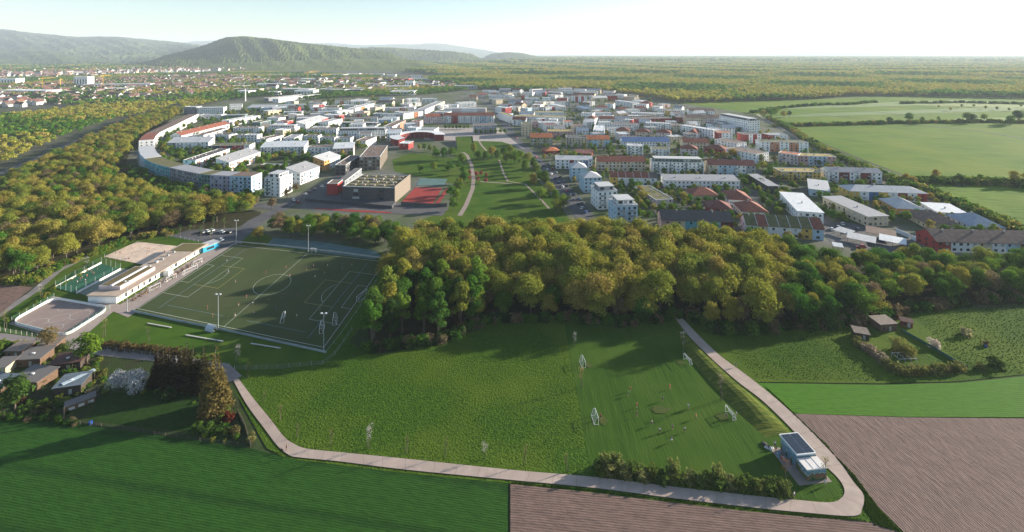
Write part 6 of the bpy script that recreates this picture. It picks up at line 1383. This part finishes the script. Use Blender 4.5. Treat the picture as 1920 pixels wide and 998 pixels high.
hedge_mass([(18,606),(50,585),(100,545),(150,515),(185,492)], 70, .5, 1.1, OLIVE[2:]+GREEN, 'low hedge along the lane by the rink', 1.2)
hedge_mass([(0,646),(60,652),(110,658)], 40, .8, 1.4, GREEN+OLIVE[3:], 'green hedge behind the garden huts', 1.0)
hedge_mass([(-60,786),(0,783),(80,788),(150,796)], 60, .5, 1.0, DARK+GREEN[:2]+BROWN[:1], 'rough growth along the garden edge of the wheat field', .8)
railing('garden_fence', [(150,796),(230,806),(330,822),(420,834),(470,840)], 1.1, 4, DARKM, BARK, 'wire fence with wooden posts between garden and wheat field', 'fence', mesh_=True)
railing('garden_fence', [(445,775),(458,800),(470,838)], 1.3, 3, mat('reed_mat', (.30,.23,.14), .9, .2, 2), BARK, 'reed fence beside the path verge', 'fence')
for i, (x, y) in enumerate([(174,742),(170,796)]): tag(tb.build('water_barrel', mat('barrel_blue', (.02,.07,.30), .4), None, G(x, y)), ['blue water barrel at the garden lawn','blue water barrel at the fence by the wheat field'][i], 'barrel')
ps = MB(); ps.bar((0,0,0),(0,0,4.2),.09,0,8); tag(ps.build('wooden_post', BARK, None, G(120,790)), 'tall bare wooden post beside the low shed', 'post')
ps = MB(); ps.bar((0,0,0),(0,0,3.6),.10,0,8); tag(ps.build('wooden_post', BARK, None, G(113,652)), 'wooden post beside the lane behind the gardens', 'post')
bt = empty('raised_bed', G(158,740), .4); s = MB(); s.box(0,0,0,3.4,.12,.4); s.box(0,1.6,0,3.4,1.72,.4); s.box(0,.12,0,.12,1.6,.4); s.box(3.28,.12,0,3.4,1.6,.4); s.build('frame', mat('bed_wood', (.22,.18,.14)), bt); s = MB(); s.box(.13,.13,0,3.27,1.59,.32); s.build('soil', WOODG, bt); tag(bt, 'wooden raised bed beside the low shed', 'raised bed')
# rough tufts on the verges and the meadow
def tufts(poly, n, s0, s1, cols, label):
    P = fill(poly, math.sqrt(abs(sum((G(*poly[i]).x*G(*poly[(i+1) % len(poly)]).y-G(*poly[(i+1) % len(poly)]).x*G(*poly[i]).y) for i in range(len(poly))))/2/n), .5)
    return scatter('tall_grass', [(x, y, .1, U(s0,s1), random.randrange(4*len(cols))) for x, y in P], [(b, c) for b in BU for c in cols], label)
TG = [(.056,.112,.011),(.046,.096,.009),(.068,.120,.013)]
tufts([(470,712),(610,690),(660,660),(700,670),(830,645),(935,610),(1055,608),(1085,790),(1100,885),(960,876),(640,846),(560,832),(515,790)], 8000, .04, .13, TG, 'coarse tussocks covering the long-grass meadow')
tufts([(1345,635),(1560,622),(1700,600),(1600,660),(1660,716),(1420,712)], 2600, .05, .16, TG, 'coarse tussocks on the meadow right of the path')
tufts([(1430,722),(1500,790),(1600,890),(1650,958),(1690,1000),(1640,985),(1622,955),(1625,930),(1550,836),(1470,758)], 700, .08, .22, TG, 'tufted verge between path and ploughed field')
tufts([(960,905),(1110,920),(1400,956),(1600,973),(1640,982),(1500,969),(1110,923),(957,908)], 420, .08, .2, TG, 'tufted verge along the harrowed field')
hedge_mass([(0,660),(50,672),(110,684),(170,690),(130,716),(60,722),(0,716),(20,750),(90,764),(150,752),(200,716)], 150, .45, 1.1, GREEN+DARK+OLIVE[4:]+BROWN[:1], 'mixed garden growth between the huts', 4.5)
hedge_mass([(280,736),(330,742),(390,760),(420,796),(440,826),(380,812)], 60, .4, .9, GREEN+DARK+OLIVE[4:], 'undergrowth around the conifers', 2.0)
tufts([(1720,596),(1920,566),(1925,700),(1830,706),(1790,680)], 1500, .06, .2, TG, 'coarse tussocks on the meadow at the right edge')
hedge_mass(OUT[:13], 420, .07, .2, TG, 'grass creeping over the outer path edge', .45)
hedge_mass(INN[1:13], 420, .07, .2, TG, 'grass creeping over the inner path edge', .45)
hedge_mass(OUT[14:], 320, .07, .2, TG, 'grass along the path towards the wood', .45)
# ------------------------------------------------------------------ the far suburbs
random.seed(77)
def house_mesh(i, w_, d, h, rise, wc, rc):
    s = MB(); s.box(-w_/2, -d/2, 0, w_/2, d/2, h, 0); e = .5; k = rise/(d/2)
    for sg in (-1, 1):
        s.quad((-w_/2-e, sg*(d/2+e), h-e*k+.05), (w_/2+e, sg*(d/2+e), h-e*k+.05), (w_/2+e, 0, h+rise), (-w_/2-e, 0, h+rise), 1)
    for sx in (-1, 1): s.poly([(sx*w_/2, -d/2, h), (sx*w_/2, d/2, h), (sx*w_/2, 0, h+rise-.08)], 0)
    s.box(w_*.2, -.3, h+rise*.5, w_*.2+.6, .3, h+rise+.9, 0)
    for x in (-.3, 0, .3):
        for sg in (-1, 1): s.box(x*w_-.5, sg*d/2-.04, h*.35, x*w_+.5, sg*d/2+.04, h*.35+1.2, 2)
    return s.mesh('house_%d' % i, [mat('suburb_wall_'+wc, {'W':(.58,.57,.54),'w':(.46,.45,.43),'c':(.44,.38,.29)}[wc], .85), mat('suburb_roof_'+rc, {'r':(.19,.085,.06),'R':(.14,.07,.058),'n':(.13,.10,.085),'o':(.24,.11,.065)}[rc], .85, .2, .5), GLASS])
HM = [house_mesh(i, *q) for i, q in enumerate([(11,9,5.5,4,'W','r'), (13,10,6,4.5,'c','R'), (10,9,5,4,'w','n'), (18,10,7,4,'W','R'), (12,9,5.5,4,'w','n'), (14,11,6,4,'c','o'), (22,11,9,3.6,'w','R')])]
HN = ['bright white house with a red roof','cream house with a dark red roof','small white house with a brown roof','long bright white house with a dark red roof','white house with a brown roof','cream house with an orange roof','long white house with a dark red roof']
SUBR = [(-140,222),(0,206),(100,196),(250,190),(330,186),(420,170),(480,160),(520,150),(400,142),(250,146),(120,158),(0,164),(-140,172)]
FARR = [(-100,160),(0,150),(150,146),(300,138),(500,130),(760,128),(700,122),(500,124),(300,127),(0,134),(-100,140)]
pts = [p for p in fill(SUBR, 30, .45) if -60 < px((*p,0))[0] < 1950]; pts.sort(key=lambda p: p[1])
rest = []
for i, (x, y) in enumerate(pts):
    k = random.randrange(7); a = random.choice((.3, .3+math.pi/2))+U(-.2,.2)+x*.0004
    if i < 300:
        o = link('suburban_house', HM[k], None, (x, y, 0), a); tag(o, HN[k]+' in the far suburb at left', 'house', 'houses of the far suburb, '+HN[k])
    else: rest.append((x, y, 0, U(.9,1.2), k))
rest += [(x, y, 0, U(1.0,1.6), random.randrange(7)) for x, y in fill(FARR, 62)]
rest += [(x, y, 0, U(1.0,1.5), random.randrange(7)) for x, y in fill([(520,150),(700,150),(870,160),(830,168),(600,172),(500,176)], 52)]
scatter('distant_houses', rest, [(m_, (1,1,1)) for m_ in HM], 'countless small houses of the town below the hills')
# halls and works
def hall(i, x, y, L, D, H, wc, rc, lab, rz=None):
    g_ = G(x, y); rt = empty('industrial_hall', g_, U(-.3,.3) if rz is None else rz)
    s = MB(); s.box(0, 0, 0, L, D, H); s.build('wall', wm(wc), rt)
    slabroof(rt, 0, 0, L, D, H+.01, rc, True, True)
    s = MB(); nb = int(L/8)
    for j in range(nb): s.box(L*(j+.3)/nb, -.05, H*.3, L*(j+.7)/nb, -.003, H*.75)
    tag(s.build('windows', GLASS, rt), kind='stuff'); return tag(rt, lab, 'industrial hall', 'industrial halls beyond the district')
k = 0; specs = []
for _ in range(400):
    if len(specs) >= 64: break
    x, y = U(430,860), U(141,181)
    if y > 196-(abs(x-640)*.03) or (x > 780 and y > 168): continue
    if any(abs(x-a) < 26*(b-100)/70 and abs(y-b) < 4 for a, b in specs): continue
    specs.append((x, y))
hl = {}
for x, y in specs:
    wc, rc = random.choice('wWggkcw'), random.choice('wlllgng'); key = (wc, rc); hl.setdefault(key, []).append((x, y))
for (wc, rc), ps in hl.items():
    ps.sort()
    for i, (x, y) in enumerate(ps):
        hall(i, x, y, U(28,85), U(22,50), U(6,13), wc, rc, '%s industrial hall with %s roof, %s of its look from the left' % (WN[wc], RN[rc], nth(i)))
hall(0, 511, 192, 18, 130, 8, 'W', 'w', 'very long narrow white hall beside the railway sidings', -.35)
hall(0, 495, 190, 14, 130, 7, 'G', 'd', 'long dark sawtooth shed beside the very long white hall', -.35)
hall(0, 735, 154, 70, 30, 14, 'r', 'n', 'hall with a bright red front far behind the left district')
hall(0, 760, 166, 26, 20, 22, 'W', 'l', 'small white office tower far behind the left district')
hall(0, 138, 164, 40, 30, 34, 'W', 'l', 'tall white block standing out of the far suburb')
hall(0, 155, 166, 190, 40, 12, 'W', 'l', 'very long white hall right of the tall suburban block')
hall(0, 0, 178, 140, 40, 12, 'W', 'w', 'long white warehouse at the left edge of the suburb')
hall(0, -10, 160, 60, 40, 22, 'W', 'l', 'white block at the far left edge')
hall(0, 190, 173, 70, 40, 10, 'W', 'w', 'white market hall in the middle of the suburb')
# chimney and cranes
def mast(name, x, y, H, r, m, lab, cat):
    s = MB(); s.bar((0,0,0), (0,0,H), r, 0, 10, r*.8); rt = s.build(name, m, None, G(x, y)); return tag(rt, lab, cat)
mast('chimney_stack', 460, 190, 28, 1.4, WHITE, 'slim white chimney stack behind the left district', 'chimney')
YEL = mat('crane_yellow', (.55,.33,.04), .6)
for i, (x, y, H) in enumerate([(80,170,36), (113,168,30), (193,166,40), (540,160,42), (585,158,45), (607,164,40), (577,159,42)]):
    rt = empty('tower_crane', G(x, y), U(0, 3)); s = MB(); s.bar((0,0,0), (0,0,H), .9, 0, 4); s.build('mast', YEL, rt); s = MB(); s.bar((-12,0,H), (34,0,H), .6, 0, 4); s.build('jib', YEL, rt); s = MB(); s.bar((0,0,H), (0,0,H+6), .5, 0, 4); s.bar((0,0,H+6), (22,0,H), .18, 0, 4); s.build('apex', YEL, rt); s = MB(); s.box(-12,-1,H-2.5,-9,1,H-.3); s.build('counterweight', CONC, rt)
    tag(rt, 'yellow tower crane on the far skyline, %s from the left' % nth(i), 'crane', 'tower cranes')
# ------------------------------------------------------------------ haze
hz = MB(); hz.box(-69900, -2900, -1.0, 69900, 89900, 640)
# the box stands around the ground: its lowest face lies a metre below it
for i, v in enumerate(hz.v): hz.v[i] = (v[0]*1.01, v[1]*1.01-60, v[2])
hm = bpy.data.materials.new('haze'); hm.use_nodes = True; t = hm.node_tree; t.nodes.clear()
pv = t.nodes.new('ShaderNodeVolumePrincipled'); pv.inputs['Color'].default_value = (.80,.90,1,1); pv.inputs['Density'].default_value = HAZE; pv.inputs['Anisotropy'].default_value = .1
oo = t.nodes.new('ShaderNodeOutputMaterial'); t.links.new(pv.outputs[0], oo.inputs['Volume'])
tag(hz.build('haze', hm), 'pale evening haze over the plain', None, None, 'stuff')
